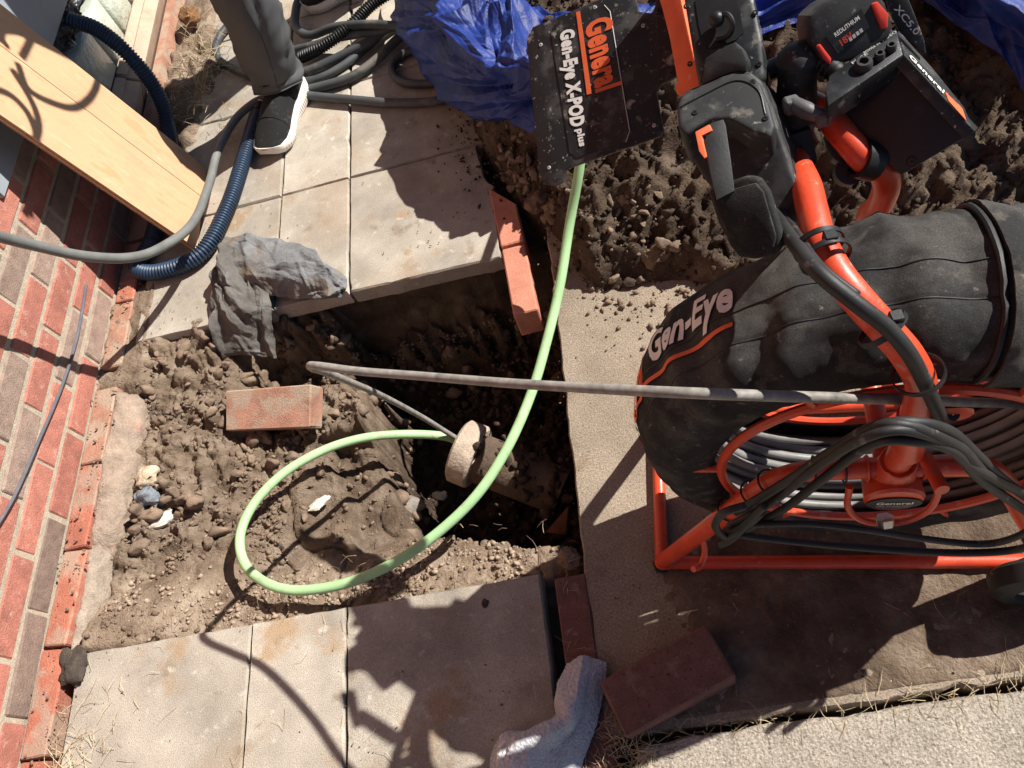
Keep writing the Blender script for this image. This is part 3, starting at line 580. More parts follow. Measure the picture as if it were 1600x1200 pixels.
stone('dirt_clod', 758, 942, 0, .006, m_blackclod, 'tiny black smear of soil on the shaded paver', 'soil clod', 14, (1, 1.3, .15))
stone('dirt_clod', 890, 1000 - 125, -.03, .022, m_clodd, 'grey clod wedged at the slab edge above the maroon edging brick', 'soil clod', 15, (1, .9, .7))
for i, (u, v, s, lb) in enumerate(((1047, 268, .040, 'tall tan lit clod standing on the dark mound under the black device'), (870, 335, .034, 'lit soil clod just right of the green hose, higher one'), (925, 370, .045, 'large half lit clod right of the green hose at the mound edge'), (1025, 402, .034, 'lone lit clod on the dark mound left of the reel cover'), (840, 320, .03, 'lit clod between the pink edging brick and the green hose'))):
    stone('dirt_clod', u, v, .03, s * .9, mat('clod_mixed', (.20, .135, .088), .97, .45, 30, .9, 200, bd=.004), lb, 'soil clod', 20 + i, (1, .9, .85))
stone('stone', 1380, 268, .12, .016, m_white, 'small pale pebble on the dark mound below the black box', 'stone', 31)
# cone-like dry seed head at top left
stone('seed_cone', 300, 28, .05, .035, mat('cone_brown', (.28, .14, .06), .9, .5, 90, 1, 90, bd=.01), 'brown dry seed cone among the dead grass by the sill', 'seed cone', 41, (1, 1, .8))

# ------------------------------------------------------------------ window, glass blocks, sill, board
win = thing('basement_window', 'grey framed basement window with pale glass blocks behind the plywood', 'window', (XW, 2.2, .16))
m = MB(); m.box((XW - .03, 1.39, .395), (XW + .012, 2.75, .80), .003); m.build('frame', m_panel, win, True)
m = MB(); m.box((XW - .16, 1.86, .155), (XW - .14, 2.86, .40)); m.build('dark_recess', m_blkc, win, False)
for ya, yb in ((2.02, 2.165), (2.175, 2.32), (2.33, 2.475), (2.485, 2.63)):
    m = MB(); m.box((XW - .085, ya, .163), (XW - .004, yb, .305), .010); m.build('glass_block', m_glass, win, True, sharp=60)
m = MB(); m.tube([G(88, 45, .36), G(113, 72, .33)], .004, 6); m.tube([G(93, 43, .36), G(118, 70, .33)], .003, 6); m.build('steel_strip', m_silv, win)
cc = [[(XW - .08 + .09 * t, y, .31 + .02 * t + .06 * k) for k in (0, .5, 1)] for y, t in ((2.0, .6), (2.1, 1), (2.25, .7), (2.5, 1), (2.75, .5))]
o = cloth(cc, 60, 24, .018, 28, .001, 12); prop(o.build('plastic_film', m_plast, None, True, (XW, 2.3, .31)), 'crumpled black plastic film stuffed above the glass blocks', 'plastic film')
sl = thing('window_sill', 'two piece pinkish stone sill below the glass blocks', 'sill', (-1.28, 2.3, .05))
for ya, yb in ((1.87, 2.115), (2.125, 2.85)):
    m = MB(); m.prism([(XW - .005, ya, .160), (-1.268, ya, .128), (-1.268, yb, .128), (XW - .005, yb, .160)], (0.5, 0, .86), .11, .004); m.build('sill_stone', m_sill, sl, True)
    m = MB(); m.prism([(XW - .004, ya + .004, .168), (-1.300, ya + .004, .155), (-1.300, yb - .004, .155), (XW - .004, yb - .004, .168)], (.5, 0, .86), .02, .002); m.build('sill_lip', m_sill, sl, True)
m = MB(); m.box((-1.30, 1.86, -.2), (-1.272, 2.86, .06)); m.build('sill_brick', m_brickd, sl, False)

# plywood board leaning on the wall
b0 = np.array([-1.083, 1.488, .004]); b1 = np.array([-1.088, 1.802, .004]); up = np.array([-.139, -.006, .535]); up = up / np.linalg.norm(up); LB = .74
sidev = (b1 - b0); nrm = np.cross(sidev, up); nrm /= np.linalg.norm(nrm); nrm = nrm if nrm[0] > 0 else -nrm
bd_ = thing('plywood_board', 'pale cracked plywood board leaning from the pavers onto the house wall', 'board', (b0 + b1) / 2)
for (s0, s1, ch) in ((0, .609, False), (.6165, 1.0, True)):
    a = b0 + sidev * s0; b_ = b0 + sidev * s1
    poly = [a, b_, b_ + up * LB, a + up * LB]
    if ch: poly = [a, b_ - sidev * .03, b_ + up * .045, b_ + up * LB, a + up * LB]
    m = MB(); m.prism(poly, nrm, .004, .0); ob = m.build('face_panel', m_wood, bd_, False)
    m = MB(); m.prism([p - nrm * .0042 for p in poly], nrm, .005); m.build('ply_layer', m_ply, bd_, False)
    m = MB(); m.prism([p - nrm * .0093 for p in poly], nrm, .004); m.build('ply_layer', m_wood, bd_, False)
    m = MB(); m.prism([p - nrm * .0134 for p in poly], nrm, .004); m.build('ply_layer', m_ply, bd_, False)
# thin rod lying on the wall
m = MB(); rp = [GX(135, 445, XW + .012), GX(122, 520, XW + .010), GX(98, 600, XW + .010), GX(60, 690, XW + .012), GX(20, 780, XW + .012), GX(-30, 860, XW + .012)]
m.tube(rp, .0036, 8, True, 8); single('wall_cable', m, m_rod, 'thin grey cable running along the red brick wall', 'cable')

# ------------------------------------------------------------------ hoses
def corrug(pts, r, pitch=.0088):
    P_ = resample(spline(np.asarray(pts), 12), pitch / 6); n = len(P_)
    rr = r * (1 + .11 * np.sign(np.sin(np.arange(n) * PI / 3 + .3)) * np.abs(np.sin(np.arange(n) * PI / 3 + .3)) ** .5)
    m = MB(); m.tube(P_, r, 14); Vv = m.v[0].reshape(n, 14, 3); m.v[0] = (P_[:, None] + (Vv - P_[:, None]) * (rr / r)[:, None, None]).reshape(-1, 3); return m
hb = [(XW - .06, 2.165, .385), G(95, 27, .375), G(150, 45, .33), G(200, 85, .26), G(243, 140, .15), G(262, 195, .06), np.array([-1.19, 1.78, .03]), np.array([-1.215, 1.55, .025]), G(214, 418, .026), G(252, 424, .024), G(315, 395, .024), G(355, 325, .024), G(382, 245, .024), G(400, 185, .026), G(408, 168, .03)]
bh = thing('corrugated_hose', 'dark blue corrugated hose bending out of the window and round the plywood foot', 'hose', G(355, 325, 0))
corrug(hb, .0205).build('hose_body', m_blueh, bh, True, sharp=0)
m = MB(); e0 = G(404, 176, .03); e1 = G(414, 150, .036); dv = (e1 - e0) / np.linalg.norm(e1 - e0); m.lathe(e0, dv, [(0, .012), (0, .023), (.012, .023), (.014, .020), (.05, .019), (.052, .012)], 20); m.build('coupling', m_blkc, bh)
m = MB(); m.ring(e0 + dv * .03, dv, .021, .002, 24, 6); m.ring(e0 + dv * .042, dv, .021, .0015, 24, 6); m.build('clamp', m_silv, bh)
# grey hose: clamped at the coupling, hanging in front of the plywood and rising to the left
gh = [G(418, 152, .04), G(395, 162, .05), G(365, 190, .055), G(340, 238, .06), G(326, 290, .08), G(300, 350, .125), G(250, 388, .19), G(200, 403, .25), G(130, 400, .34), G(60, 385, .43), G(0, 370, .51), G(-70, 350, .60), G(-160, 310, .68), np.array([-1.18, .60, .86]), np.array([-1.25, .45, .95]), np.array([-1.34, .40, .97])]
m = MB(); m.tube(gh, .0118, 12, True, 10); single('rubber_hose', m, m_grey, 'smooth grey hose sagging in front of the plywood and the brick wall', 'hose', sharp=0)
coils = [
 ([(900, 60, .10), (760, 35, .10), (637, 41, .09), (581, 38, .08), (525, 42, .07), (487, 55, .05), (466, 47, .04), (461, 25, .04), (475, -10, .04), (540, -40, .05)], 'pale dusty hose making the upper left bend of the pile beside the trousers', .0135),
 ([(720, 40, .08), (640, 34, .07), (600, 47, .055), (531, 58, .05), (495, 70, .04), (455, 80, .02)], 'dusty hose lying second from the top of the pile', .0135),
 ([(700, 60, .05), (615, 42, .045), (581, 64, .035), (537, 86, .025), (490, 108, .02), (450, 120, .02)], 'black hose crossing the middle of the pile to the shoe heel', .015),
 ([(680, 20, .06), (625, 58, .03), (590, 92, .02), (550, 120, .016), (500, 136, .016), (470, 142, .016)], 'black hose sweeping down in shade to the white sole', .0145),
 ([(460, 146, .014), (494, 151, .014), (550, 156, .014), (612, 161, .014), (675, 159, .015), (720, 146, .02), (760, 120, .03)], 'brownish hose forming the bottom edge of the pile', .0135),
 ([(700, 66, .03), (656, 76, .018), (628, 86, .014), (613, 104, .013), (619, 122, .013), (644, 131, .014), (690, 128, .016), (740, 112, .02)], 'dark hose bent into a small U beside the blue tarp', .0125),
 ([(420, 20, .03), (375, 24, .03), (353, 44, .016), (338, 69, .014), (341, 91, .013), (362, 106, .013), (392, 118, .013), (430, 128, .013)], 'grey hose loop curling left behind the trouser leg', .0125),
 ([(660, 10, .02), (600, 52, .016), (540, 100, .014), (500, 122, .014), (470, 128, .014)], 'dark hose lowest in the middle of the pile', .0125)]
for pts, lb, r in coils:
    m = MB(); m.tube(px(*pts), r, 10, True, 9); single('coiled_hose', m, m_dkhose, lb, 'hose', 'dark hoses piled behind the shoe', sharp=0)
corrug(px((470, 90, .03), (505, 72, .05), (548, 40, .07), (583, 6, .08), (640, -30, .09)), .017).build('x', m_blkc)
o = bpy.data.objects['x']; o.name = 'ribbed_hose'; prop(o, 'black ribbed hose lying across the top of the hose pile', 'hose', 'dark hoses piled behind the shoe')

# green hose: pipe mouth, loop, up under the monitor
gp = [G(735, 700, -.22), G(712, 687, -.20), G(680, 680, -.17), G(620, 679, -.12), G(560, 686, -.085), G(500, 706, -.06), G(440, 742, -.035), G(395, 790, -.02), G(375, 840, -.01), G(385, 885, -.005), G(425, 915, .0), G(480, 922, .0), G(560, 905, .005), G(650, 858, .015), G(735, 785, .03), G(790, 705, .045), G(830, 615, .06), G(855, 530, .08), G(875, 445, .115), G(890, 350, .175), G(905, 265, .26), G(913, 190, .33), G(925, 110, .38), G(950, 20, .38), G(990, -80, .36), np.array([.22, 2.25, .33]), np.array([.30, 2.55, .30]), np.array([.34, 2.9, .27])]
m = MB(); m.tube(gp, .0105, 12, True, 10); single('green_hose', m, m_green, 'pale green hose looping from the clay pipe up behind the monitor', 'hose', sharp=0)
# push cable from the reel to the pipe
cp = [G(740, 698, -.21), G(712, 684, -.19), G(660, 652, -.05), G(600, 620, .14), G(545, 596, .33), G(508, 581, .44), G(488, 575, .50), G(486, 571, .525), G(508, 573, .535), G(560, 580, .54), G(650, 587, .555), G(800, 599, .605), G(950, 608, .658), G(1100, 615, .686), G(1250, 620, .646), G(1400, 624, .583), G(1500, 628, .492), G(1600, 634, .35), G(1680, 660, .24)]
m = MB(); m.tube(cp, .0064, 10, True, 12); single('push_cable', m, m_cable, 'stiff grey push cable running from the reel and bending back into the clay pipe', 'cable', sharp=0)

# clay pipe in the pit
pc = G(736, 711, -.21); pe = G(880, 770, -.26); ax = (pe - pc); ax /= np.linalg.norm(ax)
cpipe = thing('clay_pipe', 'old tan clay drain pipe with a broken collar in the shaded pit', 'pipe', pc)
MB().lathe(pc - ax * .01, ax, [(-.022, .054), (-.024, .072), (-.018, .079), (.024, .079), (.031, .072), (.032, .058), (.0, .054)], 36, True).build('collar', m_clay, cpipe)
MB().lathe(pc + ax * .034, ax, [(-.008, .046), (-.008, .060), (.02, .060), (.205, .056), (.205, .046)], 36, True).build('barrel', mat('shaded_clay', (.13, .09, .062), .97, .35, 16, 1.0, 110, bd=.005), cpipe)  # barrel clay coloured darker than the collar to stand in for shade
rgp = np.random.default_rng(5); qq = pc + np.outer(rgp.uniform(.05, .27, 260), ax) + rgp.normal(size=(260, 3)) * np.array([.02, .035, .012]); qq[:, 2] += np.where(rgp.random(260) < .5, .045, -.02)
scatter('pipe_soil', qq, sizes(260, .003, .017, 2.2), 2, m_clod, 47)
m = MB(); m.prism([G(852, 832, -.2), G(888, 790, -.17), G(884, 836, -.22)], (-.3, -.4, .8), .012, .002); single('clay_shard', m, mat('red_clay', (.32, .12, .07), .9, .25, 20, .6, 200), 'small triangular red clay shard sticking out of the pit wall', 'shard')

# ------------------------------------------------------------------ cloths
rg1 = [[G(*q) for q in r] for r in (
 [(352, 372, .012), (390, 372, .02), (430, 378, .025), (470, 392, .02), (500, 412, .014), (530, 425, .008)],
 [(346, 402, .04), (392, 398, .055), (440, 402, .06), (480, 415, .05), (512, 428, .035), (542, 440, .012)],
 [(368, 430, .05), (405, 428, .06), (445, 430, .065), (485, 438, .055), (515, 445, .035), (540, 452, .012)],
 [(400, 452, .02), (425, 462, .02), (452, 465, .02), (490, 466, .018), (515, 466, .014), (534, 462, .006)])]
rg = thing('grey_rag', 'dirty grey rag bunched on the upper pavers and hanging into the hole', 'rag', G(430, 430, 0))
cloth(rg1, 170, 200, .005, 7, .002, 31, .003, fuzz=.0006, folds=[(26, (.012, .03), (.03, .09), .013), (40, (.005, .012), (.015, .05), .005)]).build('bunched_part', m_rag, rg)
rg2 = [[G(*q) for q in r] for r in (
 [(350, 385, .03), (372, 392, .04), (395, 410, .04), (415, 425, .03)],
 [(338, 425, .028), (362, 432, .05), (392, 445, .045), (418, 455, .03)],
 [(330, 470, .02), (358, 478, .035), (390, 482, .03), (425, 485, .012)],
 [(326, 520, -.02), (352, 522, -.008), (390, 520, -.012), (428, 520, -.03)],
 [(330, 562, -.06), (360, 556, -.05), (400, 556, -.055), (434, 560, -.07)])]
cloth(rg2, 190, 150, .004, 7, .002, 37, .004, fuzz=.0006, folds=[(16, (.014, .03), (.06, .14), .019, .15, .35), (36, (.006, .014), (.02, .06), .007)]).build('hanging_part', mat('soiled_rag', (.135, .125, .112), .97, .35, 14, .9, 700, spots=[((.20, .205, .21), 12, .56, .7), ((.03, .03, .035), 8, .62, .7)], bd=.002), rg)
rb = [[G(*q) for q in r] for r in (
 [(210, 765, -.04), (222, 757, -.03), (236, 760, -.03)], [(210, 780, -.03), (228, 772, -.015), (250, 775, -.03)], [(214, 794, -.045), (235, 790, -.03), (258, 797, -.05)])]
single('small_rag', cloth(rb, 90, 90, .003, 30, .0015, 41, .002, folds=[(16, (.006, .012), (.01, .03), .008)]), m_ragb, 'small blue grey scrap of cloth on the soil by the footing', 'rag')
tw = [[G(*q) for q in r] for r in (
 [(884, 1036, .012), (905, 1030, .018), (930, 1029, .018), (947, 1034, .012)],
 [(872, 1068, .012), (898, 1062, .03), (922, 1060, .03), (945, 1068, .01)],
 [(870, 1098, .012), (890, 1096, .04), (915, 1100, .035), (938, 1108, .01)],
 [(862, 1125, .015), (882, 1130, .045), (905, 1138, .04), (928, 1148, .01)],
 [(820, 1140, .02), (848, 1150, .05), (885, 1165, .045), (915, 1178, .01)],
 [(783, 1150, .012), (810, 1165, .05), (860, 1190, .05), (905, 1210, .01)],
 [(766, 1185, .01), (790, 1200, .045), (840, 1225, .045), (890, 1240, .01)],
 [(770, 1230, .01), (800, 1240, .03), (840, 1255, .03), (880, 1265, .01)])]
single('towel', cloth(tw, 300, 170, .003, 6, .003, 51, .0015, fuzz=.0013, folds=[(9, (.022, .045), (.08, .20), .018, .1, .35), (6, (.012, .02), (.05, .10), .006, .2, .5)], floor=lambda a, b: .003 + 0 * a), m_towel, 'crumpled white terry towel lying over the dark edging brick', 'towel')

# blue tarp over the back of the mound
def tq(u, v, h): return G(u, v, h)
tp = [[tq(*q) for q in r] for r in (
 [(612, -25, .05), (625, 20, .05), (648, 75, .045), (690, 130, .05), (738, 176, .08), (790, 192, .14), (832, 208, .16)],
 [(630, -30, .16), (655, 15, .18), (690, 60, .20), (735, 108, .22), (775, 145, .23), (815, 165, .24), (860, 170, .24)],
 [(665, -35, .23), (700, 5, .25), (735, 42, .27), (775, 85, .28), (815, 110, .28), (860, 125, .28), (920, 120, .26)],
 [(705, -40, .16), (742, -5, .20), (768, 30, .24), (805, 55, .26), (850, 75, .28), (900, 70, .28), (980, 60, .26)],
 [(720, -60, .10), (775, -30, .14), (810, 0, .18), (850, 20, .24), (900, 25, .27), (960, 10, .27), (1060, 0, .26)])]
tarp = thing('blue_tarp', 'crumpled blue tarpaulin spread behind the mound and bunched left of the monitor', 'tarp', G(740, 60, .0))
cloth(tp, 260, 280, .010, 4, .001, 61, folds=[(26, (.04, .09), (.10, .30), .045), (45, (.014, .035), (.06, .22), .015), (50, (.005, .012), (.04, .14), .004)]).build('bunched_fold', m_tarp, tarp)
def onterr(u, v, lift):
    h = .15
    for _ in range(12): p = G(u, v, h); h = .5 * h + .5 * (max(tz(p[0], p[1]), 0) + lift)
    return G(u, v, h)
e_ = [onterr(u, v, .035) for u, v in ((1090, 80), (1150, 62), (1205, 44), (1290, 24), (1350, -12), (1405, -22), (1440, 0), (1490, 36), (1545, 74), (1600, 140), (1680, 240))]
tr = []
for q in (0, .05, .15, .35, .7, 1.1):
    row = []
    for p in e_: x, y = p[0] + .12 * q, p[1] + q * .95; row.append(np.array([x, y, max(tz(x, y) + .035, p[2]) + .05 * math.sin(min(q, .5) * 6)]))
    tr.append(row)
cloth(tr, 180, 320, .010, 4, .001, 67, folds=[(30, (.05, .10), (.12, .35), .05), (70, (.014, .04), (.06, .26), .018), (70, (.005, .012), (.04, .14), .004)]).build('spread_sheet', m_tarp, tarp)
tb = thing('plastic_tub', 'dark grey plastic tub with a pale rim behind the blue tarp', 'tub', G(805, 0, .0))
ct = G(800, -18, .20); MB().lathe(ct, (0, 0, 1), [(-.2, .001), (-.2, .12), (-.01, .145), (-.01, .15), (0, .15), (0, .142), (-.19, .116), (-.19, .001)], 40).build('bowl', m_tub, tb)
MB().ring(ct, (0, 0, 1), .148, .004, 48, 8).build('rim', m_rim, tb)

# ------------------------------------------------------------------ person
pr = thing('person', 'person in charcoal trousers and black knit shoes with white soles standing on the pavers', 'person', (-.7, 2.15, 0))
def shoe(toe, heel, sc=1.0):
    toe = np.array(toe, float); heel = np.array(heel, float); d = toe - heel; L = np.linalg.norm(d); d /= L; sdv = np.array([d[1], -d[0], 0])
    def loft(rings): 
        m = MB(); n = len(rings[0]); Fc = [(i * n + j, i * n + (j + 1) % n, (i + 1) * n + (j + 1) % n, (i + 1) * n + j) for i in range(len(rings) - 1) for j in range(n)]
        Fc += [tuple(range(n))[::-1], tuple(range((len(rings) - 1) * n, len(rings) * n))]; return m.add(np.concatenate(rings), Fc)
    KW = 1.12
    S_ = np.array([0, .03, .10, .25, .4, .55, .7, .82, .92, .975, 1.0]); hw = np.array([.018, .030, .038, .039, .036, .040, .048, .049, .040, .026, .010]); st_ = np.array([.040, .043, .042, .038, .034, .030, .028, .027, .028, .033, .036]); bt = np.array([.016, .008, .003, .002, .002, .002, .002, .004, .010, .018, .026])
    th = np.array([.085, .098, .10, .098, .105, .100, .078, .062, .052, .044, .039])
    rings = []; up_ = []; hw = hw * KW; st_ = st_ * 1.3; th = th * 1.12
    for s_, h, z1, z0, zt in zip(S_, hw, st_, bt, th):
        c = heel + d * L * s_
        rings.append(np.array([c + sdv * x * h * 1.10 + np.array([0, 0, z]) for x, z in ((-.92, z0), (-1, z0 + .006), (-1.05, z1 - .006), (-.95, z1), (.95, z1), (1.05, z1 - .006), (1, z0 + .006), (.92, z0))]))
        a = np.linspace(0, PI, 9); up_.append(np.array([c + sdv * h * .98 * math.copysign(abs(math.cos(q)) ** .9, math.cos(q)) + np.array([0, 0, z1 - .004 + (zt - z1) * math.sin(q) ** .85]) for q in a]))
    u = loft(up_).build('shoe', m_shoe, pr, True, sharp=70); s = loft(rings).build('sole', m_sole, u, True, sharp=50)
    MB().tube(up_[6] * 1.0 + np.array([0, 0, .0008]), .0014, 5).build('toe_seam', m_rub, u)
    gr = MB()
    for f_ in np.linspace(.08, .9, 26):
        i = min(int(np.searchsorted(S_, f_)), len(S_) - 1) - 1; q = (f_ - S_[i]) / (S_[i + 1] - S_[i]); a = rings[i] * (1 - q) + rings[i + 1] * q
        for j0, j1 in ((1, 2), (6, 5)):
            p0, p1 = a[j0] * .9 + a[j1] * .1, a[j0] * .45 + a[j1] * .55; gr.tube([p0, p1], .0011, 4, False)
    prop(gr.build('sole_grooves', mat('sole_dirt', (.35, .30, .25), .9, .2, 30, 0), u), kind='stuff')
    return u
LEGS = []
def leg(pts, rad, seed):
    P_ = resample(spline(np.array(pts), 10), .008); n = len(P_); m = MB(); m.tube(P_, rad, 60)
    Vv = m.v[0].reshape(n, 60, 3); d = Vv - P_[:, None]; s = np.linspace(0, 1, n)[:, None]
    nz = 1 - 2.0 * np.abs(fbm(Vv * np.array([1, 1, 1.9]), 6.5, 2, seed)); amp = .028 * np.exp(-s * 7) + .008
    uu = np.broadcast_to(np.arange(n)[:, None] * .008, (n, 60)); ww = np.broadcast_to(np.arange(60)[None] / 60 * .52, (n, 60))
    tf = tents(uu, ww, 50, (.010, .026), (.03, .10), .024, seed, .55, .5) * (.55 + .9 * np.exp(-uu / .10)) + tents(uu, ww, 50, (.004, .010), (.02, .07), .006, seed + 1, .8, .7)
    k = 1 + tf / .08 + .4 * (nz * amp / .08) + .06 * np.cos(np.arange(60) / 60 * 4 * PI)[None]; m.v[0] = (P_[:, None] + d * k[..., None]).reshape(-1, 3); LEGS.append(m.v[0].reshape(n, 60, 3)); return m
shoe((-.880, 1.765, 0), (-.795, 2.045, 0)); shoe((-.80, 2.44, 0), (-.53, 2.50, 0))
A1, K1, H1 = np.array([-.822, 1.995, .085]), np.array([-.77, 2.00, .47]), np.array([-.66, 2.36, .88])
A2, K2, H2 = np.array([-.575, 2.49, .07]), np.array([-.58, 2.42, .48]), np.array([-.48, 2.42, .88])
mt_ = leg([A1 + [-.006, -.012, -.0], A1 + [.0, -.0, .05], (A1 + K1) / 2 + [.012, -.02, 0], K1, (K1 + H1) / 2, H1, H1 + [.06, .03, .08]], [.073, .080, .082, .082, .10, .115, .10], 71)
m2 = leg([A2, A2 + [0, 0, .05], (A2 + K2) / 2, K2, (K2 + H2) / 2, H2, H2 + [-.06, 0, .08]], [.072, .078, .078, .082, .10, .115, .10], 75); mt_.add(m2.v[0], m2.f)
tro = mt_.build('trousers', m_trou, pr, True, sharp=0)
Vl = LEGS[0]; MB().tube(Vl[0] * 1.0, .0022, 6).build('hem', m_trou, tro, True, sharp=0)
jj = int(np.argmin(np.abs(((Vl[4] - np.array([0, 0, HC])) @ R.T @ np.array([1, 0, 0])) - ((Vl[4] - np.array([0, 0, HC])) @ R.T @ np.array([1, 0, 0])).mean()) + 9 * (((Vl[4] - np.array([0, 0, HC])) @ R.T @ np.array([0, 0, 1])) > ((Vl[4] - np.array([0, 0, HC])) @ R.T @ np.array([0, 0, 1])).mean())))
MB().tube(Vl[:, (jj + 3) % 60], .0012, 5).build('side_seam', m_rub, tro, True, sharp=0)
def skin(name, verts, edges, radii, mt, parent, root=0, sub=2):
    o0 = ORG[parent.name]; me = bpy.data.meshes.new(name); me.from_pydata([tuple(np.array(v) - o0) for v in verts], edges, []); ob = bpy.data.objects.new(name, me); COL.objects.link(ob)
    ob.modifiers.new('s', 'SKIN'); ms = ob.modifiers.new('d', 'SUBSURF'); ms.levels = ms.render_levels = sub
    for i, r in enumerate(radii): me.skin_vertices[0].data[i].radius = (r, r) if np.isscalar(r) else r; me.skin_vertices[0].data[i].use_root = i == root
    dg = bpy.context.evaluated_depsgraph_get(); nm = bpy.data.meshes.new_from_object(ob.evaluated_get(dg)); bpy.data.objects.remove(ob)
    nm.materials.append(mt); nm.polygons.foreach_set('use_smooth', [True] * len(nm.polygons)); o = bpy.data.objects.new(name, nm); COL.objects.link(o); o.parent = parent; ORG[o.name] = o0; return o
pel = (-.57, 2.40, .92); ch = (-.60, 2.38, 1.22); nk = (-.62, 2.35, 1.44); hdp = (-.64, 2.31, 1.58); crown = (-.645, 2.305, 1.68)
shL, shR = (-.43, 2.37, 1.37), (-.80, 2.33, 1.37); elL, elR = (-.42, 2.22, 1.14), (-.85, 2.20, 1.15); wrL, wrR = (-.60, 2.06, 1.22), (-.80, 1.99, 1.26); hnL, hnR = (-.66, 2.02, 1.235), (-.78, 1.93, 1.275)
vs = [pel, ch, nk, hdp, crown, shL, elL, wrL, hnL, shR, elR, wrR, hnR]; es = [(0, 1), (1, 2), (2, 3), (3, 4), (2, 5), (5, 6), (6, 7), (7, 8), (2, 9), (9, 10), (10, 11), (11, 12)]
rd = [.12, .12, .055, .085, .06, .05, .042, .03, .036, .05, .042, .03, .036]
for base, sgn, dirv in ((8, 1, np.array([-.25, -.9, -.3])), (12, -1, np.array([.05, -.9, -.2]))):
    dirv = dirv / np.linalg.norm(dirv); sd2 = np.cross(dirv, [0, 0, 1]); sd2 /= np.linalg.norm(sd2)
    for q, ln in ((-.028, .06), (-.009, .075), (.01, .07), (.028, .055)):
        b_ = np.array(vs[base]) + sd2 * q + dirv * .03; i = len(vs); vs += [tuple(b_), tuple(b_ + dirv * ln * .5 + [0, 0, -.006]), tuple(b_ + dirv * ln * .8 + [0, 0, -.03])]; es += [(base, i), (i, i + 1), (i + 1, i + 2)]; rd += [.011, .009, .0075]
    b_ = np.array(vs[base]) + sd2 * sgn * .035; i = len(vs); vs += [tuple(b_), tuple(b_ + sd2 * sgn * .012 + dirv * .04)]; es += [(base, i), (i, i + 1)]; rd += [.012, .009]
skin('body', vs, es, rd, m_skin, pr)
skin('shirt', [tuple(np.array(pel) + [0, 0, .02]), ch, tuple(np.array(nk) - [0, 0, .06]), shL, elL, tuple(np.array(elL) * .6 + np.array(wrL) * .4), shR, elR, tuple(np.array(elR) * .6 + np.array(wrR) * .4)], [(0, 1), (1, 2), (2, 3), (3, 4), (4, 5), (2, 6), (6, 7), (7, 8)], [(.17, .13), (.17, .125), .09, .075, .06, .05, .075, .06, .05], m_shirt, pr)
V0, F0 = ICO[3]; hv = V0 * np.array([.088, .10, .085]) + np.array(crown) - [0, -.01, .03]; MB().add(hv[:], F0.tolist()).build('hair', m_hair, pr)

def above_board(u, v, k):
    q = b0; r = ray(u, v); o = np.array([0, 0, HC]); t = np.dot(q - o, nrm) / np.dot(r, nrm); return o + t * r + np.array(to_sun) * k
shadow_loops = thing('shadow_hose', 'unseen thin dark hose loops shaped to cast shadows on the plywood board', 'hose', (-.74, 1.98, 1.0))  # unseen loops, traced back towards the sun so their shadows cross the board
for pts in ([(28, 100, .93), (45, 140, .93), (85, 162, .93), (118, 168, .93), (143, 150, .93), (154, 118, .93), (150, 70, .93), (110, 40, .93), (60, 50, .93), (34, 90, .93)], [(20, 110, .92), (45, 150, .92), (58, 180, .92), (60, 205, .92), (50, 228, .92)], [(-20, 135, .92), (15, 148, .92), (40, 172, .92), (54, 200, .92), (60, 228, .92)]):
    MB().tube([above_board(*q) for q in pts], .0085, 10, True, 10).build('loop', m_dkhose, shadow_loops, True, sharp=0)
# ------------------------------------------------------------------ lettering
def textmesh(txt, size, bold=0.0, shear=0.0):
    cu = bpy.data.curves.new('t', 'FONT'); cu.body = txt; cu.size = size; cu.offset = bold; cu.shear = shear; cu.resolution_u = 3; cu.space_character = 1 + bold * 1.6
    ob = bpy.data.objects.new('t', cu); COL.objects.link(ob); dg = bpy.context.evaluated_depsgraph_get(); me = bpy.data.meshes.new_from_object(ob.evaluated_get(dg))
    V = np.array([v.co[:] for v in me.vertices]); Fc = [tuple(p.vertices) for p in me.polygons]; bpy.data.objects.remove(ob); bpy.data.meshes.remove(me); return V, Fc
def text_on(name, txt, o, ex, ey, length, height, mt, parent, bold=.02, shear=0, lift=.0006):
    """lettering filling length x height from corner o along unit ex, up ey"""
    V, Fc = textmesh(txt, 1.0, bold, shear); mn = V.min(0); mxx = V.max(0); V = (V - mn) / (mxx - mn + 1e-9)
    ex = np.asarray(ex, float) / np.linalg.norm(ex); ey = np.asarray(ey, float); ey = ey - ex * np.dot(ex, ey); ey /= np.linalg.norm(ey); n = np.cross(ex, ey)
    W_ = np.asarray(o) + V[:, :1] * length * ex + V[:, 1:2] * height * ey + n * lift
    return MB().add(W_, Fc).build(name, mt, parent, False)

# ------------------------------------------------------------------ camera reel
rl = thing('pipe_inspection_reel', 'orange framed sewer camera reel in a black canvas cover carrying monitor and battery', 'cable reel', RM(.32, .15, 0))
TB = .0122
m = MB()
for pts in ([(0, 0), (.62, 0)], [(0, 0), (0, .30)], [(0, .30), (.62, .30)], [(.62, 0), (.62, .30)]):
    m.tube([RM(a, t, TB) for a, t in pts], TB, 12)
for a, t in ((0, 0), (0, .3)): m.lathe(RM(a, t, 0), (0, 0, 1), [(0, 0.001), (0, TB), (2 * TB, TB), (2 * TB, .001)], 12)
m.build('base_frame', m_orange, rl)
def rpath(t, flip=0):
    return [RM(0, t, .014), RM(.08, t + .004, .185), RM(.145, t + .008, .325), RM(.175, t + .009, .380), RM(.215, t + .01, .408), RM(.27, t + .01, .412), RM(.38, t + .01, .412), RM(.43, t + .01, .402), RM(.465, t + .009, .355), RM(.50, t + .008, .28), RM(.56, t + .004, .15), RM(.62, t, .014)]
for t in (0, .30): MB().tube(rpath(t if t == 0 else .28), .0145, 14, True, 6).build('side_frame', m_orange, rl)
